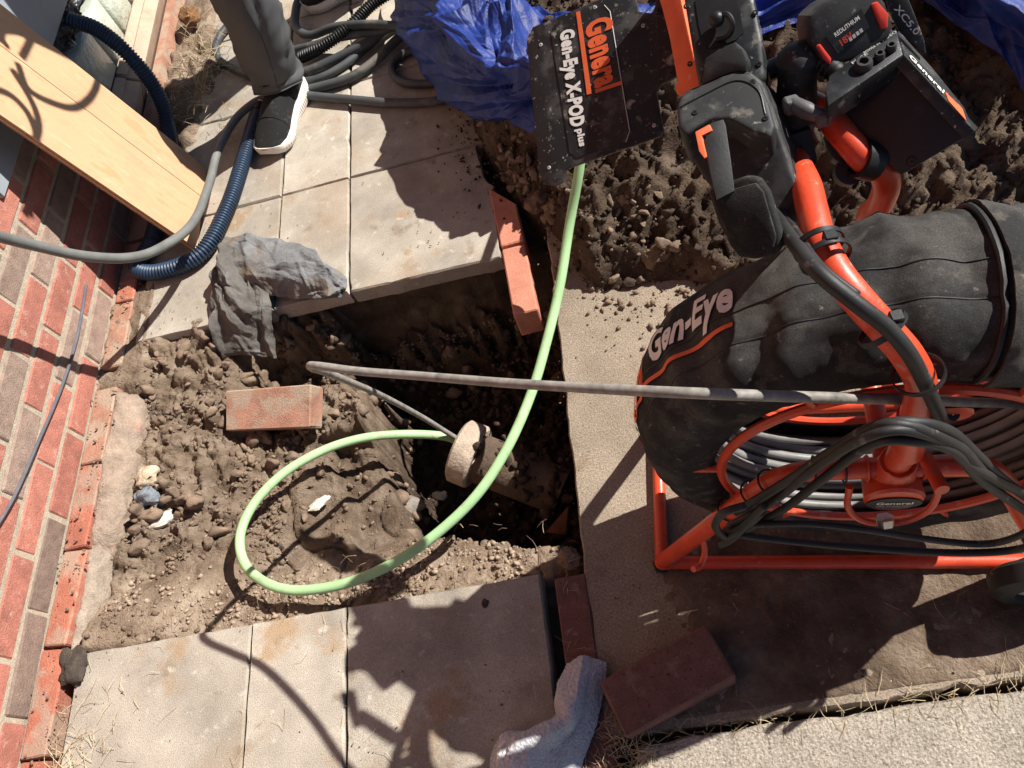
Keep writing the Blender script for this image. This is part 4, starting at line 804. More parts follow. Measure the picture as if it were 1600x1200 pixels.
for a, t in ((0, 0), (0, .3)): MB().lathe(RM(a, t, 0), (0, 0, 1), [(0, .001), (0, .016), (.008, .0165), (.009, .001)], 14).build('foot_cap', m_rub, rl)
# wheels at the right end
for t in (-.052, .34):
    cw = RM(.585, t, .078); wh = MB().lathe(cw, DX, [(-.02, .045), (-.022, .066), (-.014, .077), (.014, .077), (.022, .066), (.02, .045)], 40, True).build('wheel', m_rub, rl)
    MB().lathe(cw, DX, [(-.016, .001), (-.018, .020), (-.012, .03), (-.010, .046), (.010, .046), (.012, .001)], 32).build('rim', m_grprint, wh)
# hub housing, sleeve post, plate
hub = RM(.322, .004, .385)
ho = MB(); ho.lathe(RM(.322, -.026, .385), DX, [(0, .001), (.0, .034), (.004, .037), (.05, .034), (.06, .001)], 28); ho.tube([RM(.322, .005, .395), RM(.322, .006, .44)], [.030, .021], 16)
ho.tube([RM(.322, .006, .43), RM(.318, .006, .53)], .0165, 16); hobj = ho.build('hub_housing', m_orange, rl)
pm2 = MB(); e1 = UX; e2 = np.array([0, 0, 1.0])
ang = np.linspace(0, 2 * PI, 28, endpoint=False); pm2.prism([RM(.322, -.028, .380) + UX * .034 * math.cos(a) + e2 * .020 * math.sin(a) for a in ang], -DX, .003, 0); plo = pm2.build('maker_plate', m_blkc, hobj, False)
text_on('plate_lettering', 'General', RM(.300, -.0285, .380), UX, (0, 0, 1), .044, .009, m_textw, hobj, .02)
text_on('plate_lettering', 'PIPE CLEANERS', RM(.301, -.0285, .373), UX, (0, 0, 1), .042, .0035, m_grprint, hobj, .0)
text_on('plate_lettering', 'McKees Rocks, PA', RM(.303, -.0285, .3675), UX, (0, 0, 1), .038, .0035, m_grprint, hobj, .0)
MB().tube([RM(.268, -.01, .40), RM(.270, -.022, .355), RM(.290, -.03, .325), RM(.322, -.032, .315), RM(.354, -.03, .325), RM(.374, -.022, .355), RM(.376, -.01, .40)], .0048, 8, True, 8).build('guard_loop', m_orange, rl)
MB().lathe(RM(.316, -.034, .345), (0, -.6, -.8), [(0, .001), (0, .012), (.012, .011), (.014, .001)], 6).build('bolt', m_silv, rl)
MB().tube([RM(.345, .0, .47), RM(.352, -.05, .485)], .0085, 12).build('cord_peg', m_orange, rl)
MB().tube([RM(.075, 0, .17), RM(.078, -.02, .145), RM(.070, -.04, .135), RM(.058, -.05, .15)], .0052, 8, True, 6).build('cord_hook', m_orange, rl)
wb = MB()
for c_, a_, r_ in ((RM(.322, .006, .44), (-.05, 0, 1), .0205), (RM(.290, .01, .412), UX, .0155), (RM(.356, .01, .412), UX, .0155), (RM(.006, 0, .026), (0, 0, 1), .0145)):
    wb = MB(); a_ = np.asarray(a_, float) / np.linalg.norm(a_); wb.ring(c_, a_, r_, .0022, 28, 5); wb.v[0] = wb.v[0] + np.stack([fbm(wb.v[0], 160, 2, 3)] * 3, 1) * .0007; wb.build('weld_bead', m_orange, rl)
# neck: sleeve, rises and bends back over the cover
post = [RM(.319, .0, .505), RM(.312, .0, .585), RM(.306, .003, .650), G(1418, 556, .700), G(1384, 516, .728), G(1342, 470, .752), G(1306, 424, .762), G(1281, 375, .762), G(1268, 325, .758), G(1258, 285, .745), G(1235, 240, .70)]
MB().tube(post, .0158, 16, True, 8).build('neck_tube', m_orange, rl)
MB().tube([RM(.321, .0, .49), RM(.313, .0, .585)], .0195, 16).build('neck_sleeve', m_orange, rl)
tabc = RM(.345, .004, .575); tp_ = [tabc + UX * x + e2 * z for x, z in ((-.04, -.016), (.018, -.016), (.026, -.010), (.030, .0), (.026, .012), (.018, .016), (-.02, .016))]
tb_ = MB(); tb_.prism(tp_, -DX * .5 + e2 * .86, .004, .001); tb_.build('lock_tab', m_orange, rl); MB().lathe(tabc + UX * .008 + (-DX * .5 + e2 * .86) * .0008, -DX * .5 + e2 * .86, [(0, .001), (0, .007)], 16).build('tab_hole', m_blkc, rl)
rear = [RM(.40, .285, .41), G(1362, 352, .57), G(1376, 318, .63), G(1385, 290, .675), G(1378, 268, .70), G(1350, 248, .722), G(1318, 212, .738), G(1290, 176, .745), G(1262, 160, .745)]
MB().tube(rear, .0155, 16, True, 8).build('rear_tube', m_orange, rl)
m = MB(); q0 = G(1366, 254, .712); q1 = G(1348, 250, .72); dd_ = (q1 - q0) / np.linalg.norm(q1 - q0); m.lathe(G(1352, 250, .719) - dd_ * .012, dd_, [(0, .017), (0, .022), (.022, .022), (.022, .017)], 18, True); m.build('clamp_ring', m_blkc, rl)
MB().lathe(G(1326, 268, .70), (0, -.5, .86), [(-.012, .001), (-.012, .015), (.008, .017), (.01, .001)], 18).build('clamp_knob', m_rub, rl)

# wound cable inside
CC = np.array([.322, 0, .372])
def rc(r, th, t): return RM(CC[0] + r * math.cos(th), t, CC[2] + r * math.sin(th))
m = MB()
for j in range(9):
    m.ring(RM(CC[0], .045 + j * .0175, CC[2]), DX, .262 + .006 * (j % 2), .0078, 72, 8)
for j in range(6): m.ring(RM(CC[0], .062 + j * .0175, CC[2]), DX, .247 + .005 * ((j * 3) % 2), .0072, 72, 8)
for j in range(4): m.ring(RM(CC[0], .10 + j * .018, CC[2]), DX, .228 + .005 * ((j * 3) % 2), .0072, 72, 8)
m.build('wound_cable', m_coil, rl, True, sharp=0)
m = MB(); m.ring(RM(CC[0], .032, CC[2]), DX, .214, .0068, 72, 8)
for k in range(6):
    th = k * PI / 3 + PI
    m.tube([rc(.214, th, .032), rc(.262, th, .034)], .0055, 8)
m.build('front_hoop', m_orange, rl)
m = MB(); m.ring(RM(CC[0], .205, CC[2]), DX, .225, .007, 72, 8)
for k in range(4): m.tube([rc(.02, k * PI / 2 + .5, .19), rc(.26, k * PI / 2 + .5, .205)], .010, 8)
m.tube([RM(CC[0], 0, CC[2]), RM(CC[0], .28, CC[2])], .014, 12); m.build('reel_spokes', m_orange, rl)
# canvas cover
PRF = spline(np.array([(.040, .222, 0), (.030, .236, 0), (.026, .262, 0), (.032, .292, 0), (.055, .316, 0), (.095, .327, 0), (.150, .328, 0), (.186, .318, 0), (.207, .293, 0), (.212, .262, 0), (.206, .23, 0)]), 9)[:, :2]
PRN = len(PRF)
_fu, _fv = np.meshgrid(np.linspace(-.1, 2.15, 700), np.linspace(0, .40, 160), indexing='ij')
_m = (_fu < .75)
_F1 = tents(_fu, _fv, 54, (.014, .040), (.05, .15), .015, 301, 1.45, .5) * np.clip((.72 - _fu) / .2, 0, 1) + tents(_fu, _fv, 120, (.006, .016), (.02, .07), .0055, 302) * np.clip((.8 - _fu) / .2, 0, 1)
_F2 = tents(_fu, _fv, 60, (.008, .02), (.03, .10), .0042, 303) * np.clip((_fv - .03) / .1, .25, 1)
def _bil(A, lu, lv):
    x = np.clip((lu + .1) / 2.25 * 699, 0, 698.99); y = np.clip(lv / .40 * 159, 0, 158.99); i, j = x.astype(int), y.astype(int); fx, fy = x - i, y - j
    return A[i, j] * (1 - fx) * (1 - fy) + A[i + 1, j] * fx * (1 - fy) + A[i, j + 1] * (1 - fx) * fy + A[i + 1, j + 1] * fx * fy
FOLD1 = lambda a, b: _bil(_F1, a, b)
FOLD2 = lambda a, b: _bil(_F2, a, b)
def cover_pt(th, s, off=0.0):
    """th, s arrays; s in 0..1 along the profile from the front opening to the back"""
    th = np.asarray(th, float); s = np.asarray(s, float); q = s * (PRN - 1)
    t = np.interp(q, np.arange(PRN), PRF[:, 0]); r = np.interp(q, np.arange(PRN), PRF[:, 1])
    dt = np.interp(q, np.arange(PRN), np.gradient(PRF[:, 0])); dr = np.interp(q, np.arange(PRN), np.gradient(PRF[:, 1])); nn = np.hypot(dt, dr) + 1e-9
    nt_, nr_ = -dr / nn, dt / nn
    p3 = np.stack([r * np.cos(th), t * 1.2, r * np.sin(th)], -1)
    wrk = sstep(-.15, .5, np.cos(th - 1.35)) * sstep(.12, .45, s)
    d = wrk * .006 * (1 - 1.6 * np.abs(fbm(p3 * np.array([1, .7, 1]), 8, 3, 81))) + .0022 * fbm(p3, 24, 3, 83) + wrk * .005 * np.sin(th * 26 + 3 * fbm(p3, 8, 2, 4)) * sstep(.65, .5, s)
    lu, lv = th * .32, s * .40
    d = d + FOLD1(lu, lv) * sstep(2.15, 1.75, th) * (.18 + .82 * np.maximum(sstep(.44, .60, s), sstep(1.25, .95, th))) + FOLD2(lu, lv)
    seam = np.exp(-((s - .46) / .006) ** 2) * .0025; d = d - seam + off
    t = t + nt_ * d; r = r + nr_ * d
    return FL + np.multiply.outer(CC[0] + r * np.cos(th), UX) + np.multiply.outer(t, DX) + np.multiply.outer(CC[2] + r * np.sin(th), np.array([0, 0, 1.0]))
nth, ns = 640, 150
TH, SS = np.meshgrid(np.linspace(0, 2 * PI, nth, endpoint=False), np.linspace(0, 1, ns), indexing='ij')
A = cover_pt(TH, SS).reshape(-1, 3); Bk = cover_pt(TH, SS, -.003).reshape(-1, 3); k = nth * ns; Fc = []
for i in range(nth):
    i2 = (i + 1) % nth
    for j in range(ns - 1):
        a, b_, c, e = i * ns + j, i * ns + j + 1, i2 * ns + j + 1, i2 * ns + j; Fc.append((a, e, c, b_)); Fc.append((k + a, k + b_, k + c, k + e))
    for j in (0, ns - 1): Fc.append((i * ns + j, i2 * ns + j, k + i2 * ns + j, k + i * ns + j))
cov = MB().add(np.vstack([A, Bk]), Fc).build('canvas_cover', m_canvas, rl, True, sharp=0)
for s_ in (.462, .545):
    MB().tube(cover_pt(np.linspace(-.4, 3.4, 260), np.full(260, s_), .0005), .0011, 5, False).build('cover_seam', m_rub, cov, True, sharp=0)
# closing flap with a folded edge on the right
thf = np.linspace(1.36, 1.05, 12); sf = np.linspace(.16, .98, 40); T2, S2 = np.meshgrid(thf, sf, indexing='ij')
lift = .005 + .006 * (1 - np.linspace(0, 1, 12))[:, None] * (1 + .5 * fbm(np.stack([T2 * 3, S2 * 6, 0 * T2], -1), 1, 2, 5))
Ap = cover_pt(T2, S2, 0) ; Ap = Ap + (cover_pt(T2, S2, .02) - Ap) / .02 * lift[..., None]
cloth(Ap, 30, 60, .0015, 30, .004, 9).build('cover_flap', m_canvas, cov)
m = MB(); m.tube(cover_pt(np.full(30, 1.375), np.linspace(.15, .97, 30), .004), .004, 8); m.build('cover_binding', m_rub, cov)
def wrap(name, V, Fc, mt, tha, thb, sa, sb, parent, lift=.003):
    """bend flat 0..1 x 0..1 artwork onto the cover: x runs over the angle, y over the profile"""
    bm = bmesh.new(); vv = [bm.verts.new((*p[:2], 0)) for p in V]
    for f in Fc:
        try: bm.faces.new([vv[i] for i in f])
        except ValueError: pass
    bmesh.ops.triangulate(bm, faces=list(bm.faces))
    for ax_, n in (((1, 0, 0), 40), ((0, 1, 0), 8)):
        for q in range(1, n):
            bmesh.ops.bisect_plane(bm, geom=list(bm.verts) + list(bm.edges) + list(bm.faces), plane_co=Vector(ax_) * (q / n), plane_no=Vector(ax_))
    bm.verts.index_update(); P2 = np.array([v.co[:2] for v in bm.verts]); f2 = [tuple(v.index for v in f.verts) for f in bm.faces]; bm.free()
    pt = cover_pt(tha + (thb - tha) * P2[:, 0], sa + (sb - sa) * P2[:, 1], lift); return MB().add(pt, f2).build(name, mt, parent, False)
V, Fc = textmesh('Gen-Eye', 1, .035, .18); mn = V.min(0); V = (V - mn) / (V.max(0) - mn + 1e-9)
wrap('cover_lettering', V, Fc, m_textw, 2.68, 2.20, .525, .640, cov)
sq = np.array([(0, 0, 0), (1, 0, 0), (1, 1, 0), (0, 1, 0)], float)
wrap('cover_stripe', sq, [(0, 1, 2, 3)], m_texto, 2.74, 2.20, .506, .518, cov)
V, Fc = textmesh('General', 1, .03, .0); mn = V.min(0); V = (V - mn) / (V.max(0) - mn + 1e-9)
wrap('cover_lettering', V, Fc, m_texto, 3.26, 2.80, .525, .640, cov)
wrap('cover_stripe', sq, [(0, 1, 2, 3)], m_texto, 3.30, 2.78, .506, .518, cov)

# cords hung on the peg
def cord(pts, r, t=-.03, nm='power_cord', mt=None):
    P_ = [FT(u, v, tt) for u, v, tt in pts]; return MB().tube(P_, r, 8, True, 8).build(nm, mt or m_rub, rl, True, sharp=0)
cord([(1165, 812, -.03), (1215, 775, -.02), (1290, 718, -.025), (1345, 676, -.04), (1410, 660, -.045), (1480, 672, -.04), (1530, 715, -.03), (1570, 752, -.03), (1640, 800, -.02)], .0062)
cord([(1150, 800, -.035), (1230, 752, -.03), (1300, 705, -.035), (1365, 668, -.045), (1430, 668, -.05), (1500, 700, -.045), (1550, 748, -.035), (1650, 790, -.02)], .0062)
cord([(1160, 830, -.04), (1225, 795, -.03), (1290, 745, -.035), (1360, 695, -.05), (1420, 688, -.055), (1490, 705, -.05), (1540, 755, -.04), (1650, 830, -.03)], .006)
cord([(1140, 822, -.04), (1210, 782, -.035), (1270, 735, -.04), (1340, 690, -.055), (1405, 672, -.055), (1470, 690, -.05), (1520, 730, -.045), (1600, 770, -.03)], .0055)
cord([(1165, 790, -.05), (1130, 802, -.055), (1118, 822, -.055), (1135, 838, -.055), (1170, 818, -.05), (1190, 800, -.045)], .0058)
cord([(1195, 790, -.05), (1170, 815, -.052), (1145, 842, -.055), (1126, 852, -.055)], .005)
cord([(1165, 820, -.04), (1260, 818, -.045), (1340, 826, -.05), (1430, 840, -.05), (1530, 850, -.05), (1590, 838, -.05), (1650, 800, -.05)], .005)
cord([(1150, 835, -.045), (1230, 845, -.05), (1350, 856, -.055), (1500, 864, -.06), (1600, 856, -.06), (1660, 820, -.06)], .0055)
def tie(c, ax, r, nm='cable_tie'):
    m = MB(); m.ring(c, np.asarray(ax) / np.linalg.norm(ax), r, .0016, 24, 5); return m.build(nm, m_blkc, rl)
for (a0, z0) in ((.118, .268), (.150, .338), (.172, .378)): tie(RM(a0, .008, z0), (RM(.145, 0, .325) - RM(.08, 0, .185)), .0185)
for a0 in (.225, .262): tie(RM(a0, .01, .412), UX, .0185)
nc = [(1205, 325, .72), (1240, 378, .775), (1278, 425, .80), (1335, 472, .79), (1386, 512, .765), (1420, 552, .735), (1442, 592, .69), (1456, 622, .65), (1466, 645, .61), (1473, 662, .56)]
MB().tube(px(*nc), .0078, 10, True, 8).build('monitor_cable', m_rub, rl, True, sharp=0)
MB().tube(px((1214, 318, .72), (1250, 372, .775), (1284, 418, .795), (1340, 462, .79)), .0045, 8, True, 8).build('monitor_cable', m_rub, rl, True, sharp=0)
for (u, v, h, dx_) in ((1272, 380, .775, (post[7] - post[6])), (1284, 398, .775, (post[7] - post[6])), (1382, 520, .745, (post[5] - post[4])), (1438, 590, .68, (post[3] - post[2]))):
    c_ = G(u, v, h) * .55 + min((np.linalg.norm(G(u, v, h) - q), tuple(q)) for q in spline(np.array(post), 8))[1] * np.array([.45] * 3); ax_ = dx_ / np.linalg.norm(dx_); MB().lathe(c_, ax_, [(-.003, .0235), (-.003, .0252), (.003, .0252), (.003, .0235)], 24, True).build('cable_tie', m_blkc, rl)
for (u, v, h) in ((1297, 371, .79), (1400, 497, .76)): MB().box(G(u, v, h) - .006, G(u, v, h) + .006, .001).build('tie_head', m_blkc, rl)

def U(u, v, h): return G(u, v, h - .06)
def pxu(*a): return np.array([U(*q) for q in a])
# ------------------------------------------------------------------ monitor with its open shade flap
def plane3(a, b, c):
    a, b, c = map(np.asarray, (a, b, c)); n = np.cross(b - a, c - a); n = n / np.linalg.norm(n); return a, (n if np.dot(n, np.array([0, 0, HC]) - a) > 0 else -n)
def onpl(u, v, pl, lift=0):
    a, n = pl; r = ray(u, v); o = np.array([0, 0, HC]); k = np.dot(a + n * lift - o, n) / np.dot(r, n); return o + k * r
SP = plane3(G(822, 45, .715), G(850, 285, .60), G(1037, 210, .655))
sh = [(822, 62), (832, 42), (915, 8), (985, -22), (994, 2), (998, 18), (1018, 20), (1024, 8), (1022, -30), (1026, -40), (1060, 118), (1046, 126), (1032, 132), (1026, 146), (1030, 170), (1036, 203), (1032, 213), (960, 238), (884, 264), (880, 284), (868, 291), (850, 287), (843, 276)]
m = MB(); m.prism([onpl(*q, SP) for q in sh], SP[1], .006, .0018); mon_flap = m.build('shade_flap', m_blkd, rl, True, sharp=25)
pan = [(868, 36), (945, 8), (953, 14), (985, 190), (980, 222), (974, 228), (905, 250)]
m = MB(); pnl = [onpl(*q, SP, .0012) for q in ((866, 38), (944, 8), (953, 18), (984, 205), (978, 222), (902, 246), (890, 238), (861, 52))]; m.prism(pnl, SP[1], .0008, .0); m.build('label_panel', m_blkd, mon_flap, False)
edge = MB(); edge.tube(pnl[1:5], .0007, 5); edge.build('label_rim', m_grprint, mon_flap)
def px_text(txt, base0, base1, upv, h_px, mt, parent, bold=.03, shear=0, lift=.0022, pl=None):
    pl = pl or SP; a = onpl(*base0, pl, lift); b_ = onpl(*base1, pl, lift); c = onpl(base0[0] + upv[0] * h_px, base0[1] + upv[1] * h_px, pl, lift)
    return text_on('lettering', txt, a, b_ - a, c - a, np.linalg.norm(b_ - a), np.linalg.norm(c - a), mt, parent, bold, shear, 0)
px_text('General', (913, 37), (930, 146), (.985, -.16), 44, m_texto, mon_flap, .045)
m = MB(); m.prism([onpl(*q, SP, .0022) for q in ((900, 19), (906, 17), (924, 146), (917, 148))], SP[1], .0005); m.build('lettering_bar', m_texto, mon_flap, False)
px_text('Gen-Eye X-POD', (868, 52), (885, 202), (.985, -.15), 30, m_textw, mon_flap, .055, .1)
px_text('plus', (897, 203), (902, 231), (.985, -.15), 15, m_textw, mon_flap, .05, .1)
# orange hinge strip
OP = plane3(G(1024, 0, .775), G(1066, 0, .79), G(1075, 140, .735))
m = MB(); m.prism([onpl(*q, OP) for q in ((1014, -45), (1055, -50), (1064, 0), (1082, 80), (1093, 130), (1078, 138), (1060, 150), (1054, 140), (1058, 125), (1046, 60), (1034, 12))], OP[1], .05, .002); m.build('hinge_strip', m_orangef, rl, True, sharp=25)
for (u, v) in ((1029, 18), (1050, 115)): MB().lathe(onpl(u, v, SP, .0), SP[1], [(-.008, .001), (-.008, .0045), (.003, .0045), (.004, .001)], 10).build('hinge_pin', m_blkc, rl)
# monitor housing: upper bay, lower rounded body
MP = plane3(U(1070, 150, .855), U(1190, 130, .865), U(1240, 330, .80))
m = MB(); m.prism([onpl(*q, MP) for q in ((1062, -40), (1155, -60), (1180, 0), (1192, 60), (1197, 120), (1180, 135), (1095, 150), (1085, 100))], MP[1], .055, .008, 3); mh = m.build('monitor_housing', m_blkd, rl, True, sharp=35)
m = MB(); m.prism([onpl(*q, MP, .0012) for q in ((1086, 0), (1092, 40), (1100, 72), (1112, 76), (1150, 62), (1162, 50), (1156, 20), (1148, -10), (1100, -20))], MP[1], .002); m.build('socket_recess', m_blkc, mh, False)
kc = onpl(1120, 30, MP, .012); V0, F0 = ICO[3]; MB().add(V0 * .0085 + kc, F0.tolist()).build('knob', m_blkc, mh)
MB().tube([kc, onpl(1135, 22, MP, .016), onpl(1145, 38, MP, .014), onpl(1138, 56, MP, .006), onpl(1120, 62, MP, .003)], .003, 8, True, 6).build('knob_lead', m_blkc, mh)
low = [(1056, 170), (1060, 150), (1078, 138), (1095, 131), (1125, 117), (1150, 106), (1172, 112), (1190, 128), (1203, 160), (1216, 200), (1232, 245), (1246, 290), (1257, 312), (1252, 336), (1236, 350), (1205, 358), (1160, 352), (1128, 322), (1104, 285), (1082, 252), (1062, 215)]
LP = (U(1150, 200, .845), np.array([-.40, -.52, .75]) / np.linalg.norm([-.40, -.52, .75]))
m = MB(); m.prism([onpl(*q, LP) for q in low], LP[1], .075, .017, 4); mb_ = m.build('monitor_body', m_blk, rl, True, sharp=50)
SHP = plane3(U(1070, 150, .872), U(1190, 135, .880), U(1130, 210, .866))
m = MB(); m.prism([onpl(*q, SHP) for q in ((1057, 172), (1061, 152), (1078, 140), (1095, 132), (1125, 119), (1150, 108), (1172, 114), (1189, 130), (1202, 162), (1212, 196), (1204, 214), (1175, 206), (1140, 186), (1112, 186), (1086, 200), (1070, 212), (1060, 198))], SHP[1], .06, .013, 4); m.build('body_shoulder', m_blk, mb_, True, sharp=60)
m = MB(); ridge = [onpl(*q, LP, .0025) for q in ((1096, 133), (1120, 122), (1150, 110), (1166, 112), (1168, 96), (1160, 76), (1148, 64), (1120, 78), (1100, 90))]; m.prism(ridge, LP[1], .02, .004, 2); m.build('top_ridge', m_blk, mb_, True)
m = MB(); m.tube([onpl(*q, LP, -.012) for q in ((1192, 130), (1208, 175), (1222, 215), (1238, 262), (1252, 312))], .0026, 6, True, 5); m.build('body_seam', m_blkc, mb_)
for k in range(5):
    a = onpl(1213 + k * 7, 262 + k * 13, LP, -.006); b_ = onpl(1228 + k * 6, 254 + k * 13, LP, -.012); MB().tube([a, b_], .0022, 5).build('vent_rib', m_blkc, mb_)
# carry strap: orange bracket, webbing and pad
SPp = plane3(U(1090, 205, .884), U(1130, 195, .886), U(1140, 300, .862))
m = MB(); m.prism([onpl(*q, SPp, .002) for q in ((1086, 206), (1108, 194), (1113, 204), (1096, 212), (1104, 244), (1101, 248), (1092, 236))], LP[1], .008, .001); m.build('strap_bracket', m_orangef, mb_, True)
m = MB(); m.prism([onpl(*q, SPp) for q in ((1110, 192), (1130, 186), (1134, 196), (1142, 250), (1148, 298), (1120, 312), (1112, 280), (1100, 222))], SPp[1], .004, .001); m.build('strap_webbing', m_rub, mb_, True)
PP = (U(1160, 330, .845), np.array([-.45, -.60, .62]) / np.linalg.norm([-.45, -.60, .62]))
m = MB(); m.prism([onpl(*q, PP) for q in ((1106, 300), (1122, 290), (1165, 275), (1185, 278), (1200, 300), (1220, 365), (1222, 385), (1212, 398), (1180, 406), (1154, 402), (1140, 385), (1120, 345))], PP[1], .016, .005, 3); m.build('strap_pad', m_canvas, mb_, True, sharp=50)
m = MB(); m.prism([onpl(*q, PP, .004) for q in ((1112, 304), (1130, 300), (1180, 286), (1192, 300), (1212, 370), (1208, 388), (1182, 396), (1160, 394), (1146, 380), (1128, 345))], PP[1], .006, .002, 2); m.build('pad_face', m_canvas, mb_, True, sharp=50)

for (u, v) in ((1086, 176), (1176, 128), (1196, 185)): MB().lathe(onpl(u, v, SHP, .0), SHP[1], [(0, .0034), (.0012, .0030), (.0013, .001)], 10).build('screw', m_blkc, mb_)
for (u, v) in ((1078, 100), (1072, 10), (1180, 20), (1186, 100)): MB().lathe(onpl(u, v, MP, .0), MP[1], [(0, .0032), (.0012, .0028), (.0013, .001)], 10).build('screw', m_blkc, mh)
MB().tube([onpl(*q, SHP, .0004) for q in ((1062, 168), (1100, 148), (1150, 126), (1184, 140), (1196, 178))], .0009, 5, True, 6).build('shoulder_seam', m_blkc, mb_)
for (u, v) in ((845, 70), (1005, 40), (858, 262), (1022, 196), (930, 12)): MB().lathe(onpl(u, v, SP, .0), SP[1], [(0, .0028), (.001, .0024), (.0011, .001)], 10).build('rivet', m_grprint, mon_flap)
# ball mount between monitor and neck
bc = U(1247, 100, .86); MB().lathe(bc, (U(1250, 85, .875) - U(1244, 190, .80)) / np.linalg.norm(U(1250, 85, .875) - U(1244, 190, .80)), [(-.075, .001), (-.075, .020), (-.05, .023), (-.02, .021), (.0, .022), (.004, .024), (.012, .022), (.020, .014), (.023, .001)], 28).build('ball_joint', m_blk, rl)
m = MB(); m.tube([U(1200, 112, .84), U(1228, 100, .845)], .012, 10); m.build('joint_arm', m_blkc, rl)
m = MB(); wc = U(1262, 178, .84)
m.tube([U(1236, 160, .842), U(1258, 172, .846), U(1284, 182, .842)], [.008, .0095, .0075], 10, True, 4); m.box(U(1236, 164, .842) - .0085, U(1236, 164, .842) + .0085, .003); m.box(U(1285, 184, .840) - .0085, U(1285, 184, .840) + .0085, .003); m.build('wing_nut', mat('grey_plastic', (.10, .10, .10), .45, .2, 30, .2, 300), rl)
m = MB(); BP = plane3(U(1228, 215, .80), U(1272, 205, .80), U(1272, 250, .77)); m.prism([onpl(*q, BP) for q in ((1226, 214), (1268, 200), (1278, 250), (1272, 262), (1240, 256))], BP[1], .03, .003); m.build('mount_bracket', m_blk, rl, True)
m = MB(); BP2 = plane3(U(1292, 205, .80), U(1306, 203, .80), U(1316, 255, .78)); m.prism([onpl(*q, BP2) for q in ((1290, 207), (1306, 202), (1318, 256), (1302, 248))], BP2[1], .02, .002); m.build('mount_lever', m_blkc, rl, True)

# battery box
QP = (U(1412, 88, .865), np.array([-.47, -.62, .63]) / np.linalg.norm([-.47, -.62, .63]))
m = MB(); m.prism([onpl(*q, QP) for q in ((1293, 166), (1412, 86), (1524, 205), (1408, 274))], QP[1], .050, .0015); bx = m.build('battery_box', m_blkc, rl, True, sharp=25)
for (u, v) in ((1403, 108), (1330, 157), (1500, 195), (1425, 252)):
    MB().lathe(onpl(u, v, QP, .0), QP[1], [(0, .0055), (.0016, .0045), (.002, .001)], 14).build('rubber_foot', m_rub, bx)
# top connector deck and side label strip (the box's upper faces)
TP = plane3(U(1295, 165, .8655), U(1412, 86, .8755), U(1398, 40, .878))
m = MB(); m.prism([onpl(*q, TP) for q in ((1294, 165), (1411, 85), (1400, 44), (1342, 84), (1296, 118), (1290, 140))], TP[1], .03, .0015); dk_ = m.build('connector_deck', m_blkd, bx, True, sharp=25)
for (u, v, r_) in ((1349, 104, .0088), (1374, 91, .0052), (1392, 78, .0052)):
    MB().lathe(onpl(u, v, TP, .0), TP[1], [(0, r_ * 1.05), (.006, r_), (.008, r_ * .8), (.008, r_ * .55), (.004, r_ * .5), (.004, .0005)], 20).build('socket', m_blk, dk_)
for (u, v, t_) in ((1333, 100, 'FUSE'), (1352, 84, 'POWER IN'), (1378, 66, 'VIDEO')):
    px_text(t_, (u, v), (u + 24, v - 16), (-.5, -.8), 4, m_grprint, dk_, 0, 0, .001, TP)
SD = plane3(U(1412, 86, .8755), U(1524, 205, .82), U(1404, 44, .83))
m = MB(); m.prism([onpl(*q, SD) for q in ((1404, 48), (1413, 86), (1523, 205), (1507, 168), (1455, 104))], SD[1], .012, .001); sd3 = m.build('side_label', m_blkd, bx, True, sharp=25)
m = MB(); m.prism([onpl(*q, SD, .0012) for q in ((1477, 143), (1483, 158), (1510, 188), (1504, 170))], SD[1], .0008); m.build('orange_sticker', m_texto, sd3, False)
px_text('General', (1420, 88), (1474, 146), (-.35, -.9), 12, m_textw, sd3, .02, 0, .0015, SD)
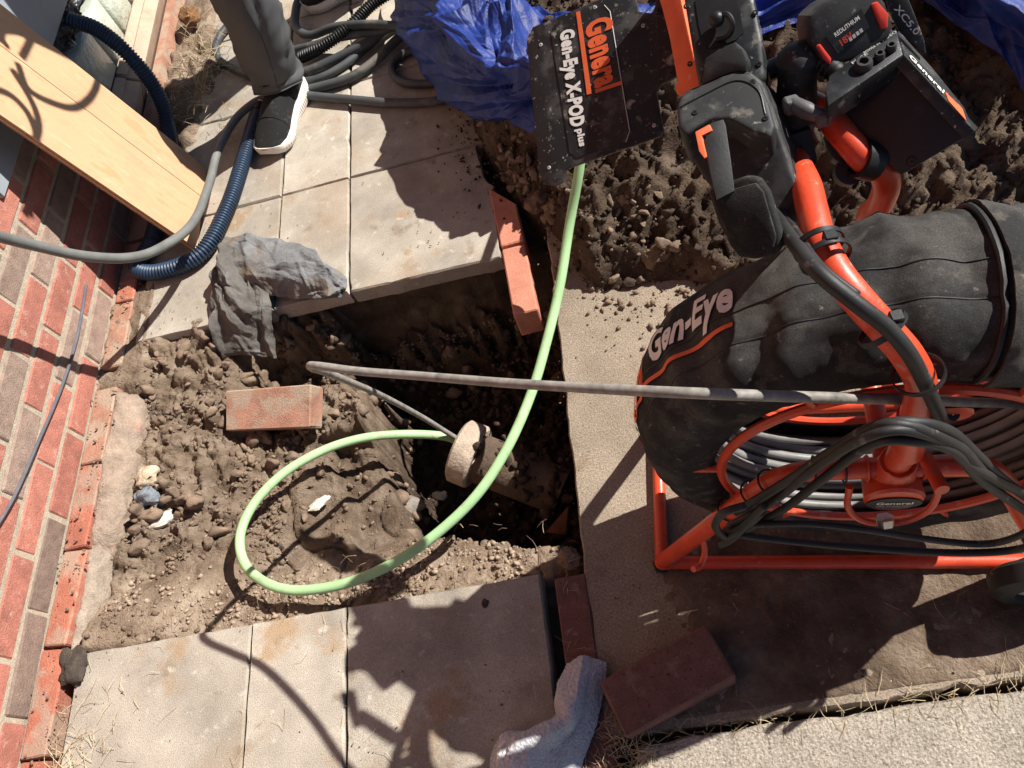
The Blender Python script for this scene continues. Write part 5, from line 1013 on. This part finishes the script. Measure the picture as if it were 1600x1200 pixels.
# ribbed lead from ball mount to deck
MB().tube(pxu((1262, 92, .862), (1285, 96, .864), (1308, 112, .862), (1322, 130, .855)), .009, 12, True, 6).build('lead_boot', m_rub, rl)
m = MB()
for k in range(6):
    a = U(1280 + k * 6.5, 93 + k * 5, .864 - .001 * k); m.ring(a, (U(1308, 112, .862) - U(1280, 93, .864)) / np.linalg.norm(U(1308, 112, .862) - U(1280, 93, .864)), .0095, .0022, 16, 6)
m.build('boot_ribs', m_blkc, rl)
# battery pack
AP = plane3(U(1270, 60, .895), U(1380, 10, .905), U(1300, 100, .870))
m = MB(); m.prism([onpl(*q, AP) for q in ((1264, 42), (1268, 66), (1282, 92), (1300, 104), (1330, 96), (1392, 58), (1396, 40), (1384, 4), (1368, -16), (1340, -22), (1288, 4), (1266, 24))], AP[1], .05, .005, 2); bt_ = m.build('battery', m_blk, bx, True, sharp=35)
m = MB(); m.prism([onpl(*q, AP, .0015) for q in ((1290, 56), (1346, 14), (1359, 42), (1309, 84))], AP[1], .001); m.build('battery_label', m_label, bx, False)
px_text('REDLITHIUM', (1306, 84 - 26), (1344, 30), (-.45, -.85), 7, m_textw, bx, .01, 0, .003, AP)
px_text('18V', (1316, 72), (1334, 58), (-.5, -.8), 11, m_red, bx, .01, 0, .003, AP)
for k in range(4):
    m = MB(); a0, a1_ = 1326 + k * 5.5, 60 - k * 4.4; m.prism([onpl(*q, AP, .003) for q in ((a0, a1_), (a0 + 4, a1_ - 3), (a0 + 6.5, a1_ + 2), (a0 + 2.5, a1_ + 5))], AP[1], .0006); m.build('charge_light', m_grprint, bx, False)
for q4 in (((1362, 6), (1372, 2), (1389, 22), (1388, 44), (1378, 46)), ((1276, 72), (1282, 68), (1300, 92), (1298, 102), (1288, 92))):
    m = MB(); m.prism([onpl(*q, AP, .003) for q in q4], AP[1], .012, .002); m.build('release_latch', m_red, bx, True)
CP = plane3(U(1385, 0, .885), U(1440, 0, .885), U(1445, 82, .845))
m = MB(); m.prism([onpl(*q, CP) for q in ((1378, -20), (1410, -25), (1432, 30), (1444, 62), (1447, 84), (1440, 80), (1404, 48), (1390, 20))], CP[1], .02, .003); cb = m.build('battery_shoulder', m_blkd, bx, True, sharp=25)
px_text('XC5.0', (1396, 14), (1430, 56), (.75, -.62), 12, m_textw, bx, .01, 0, .001, CP)
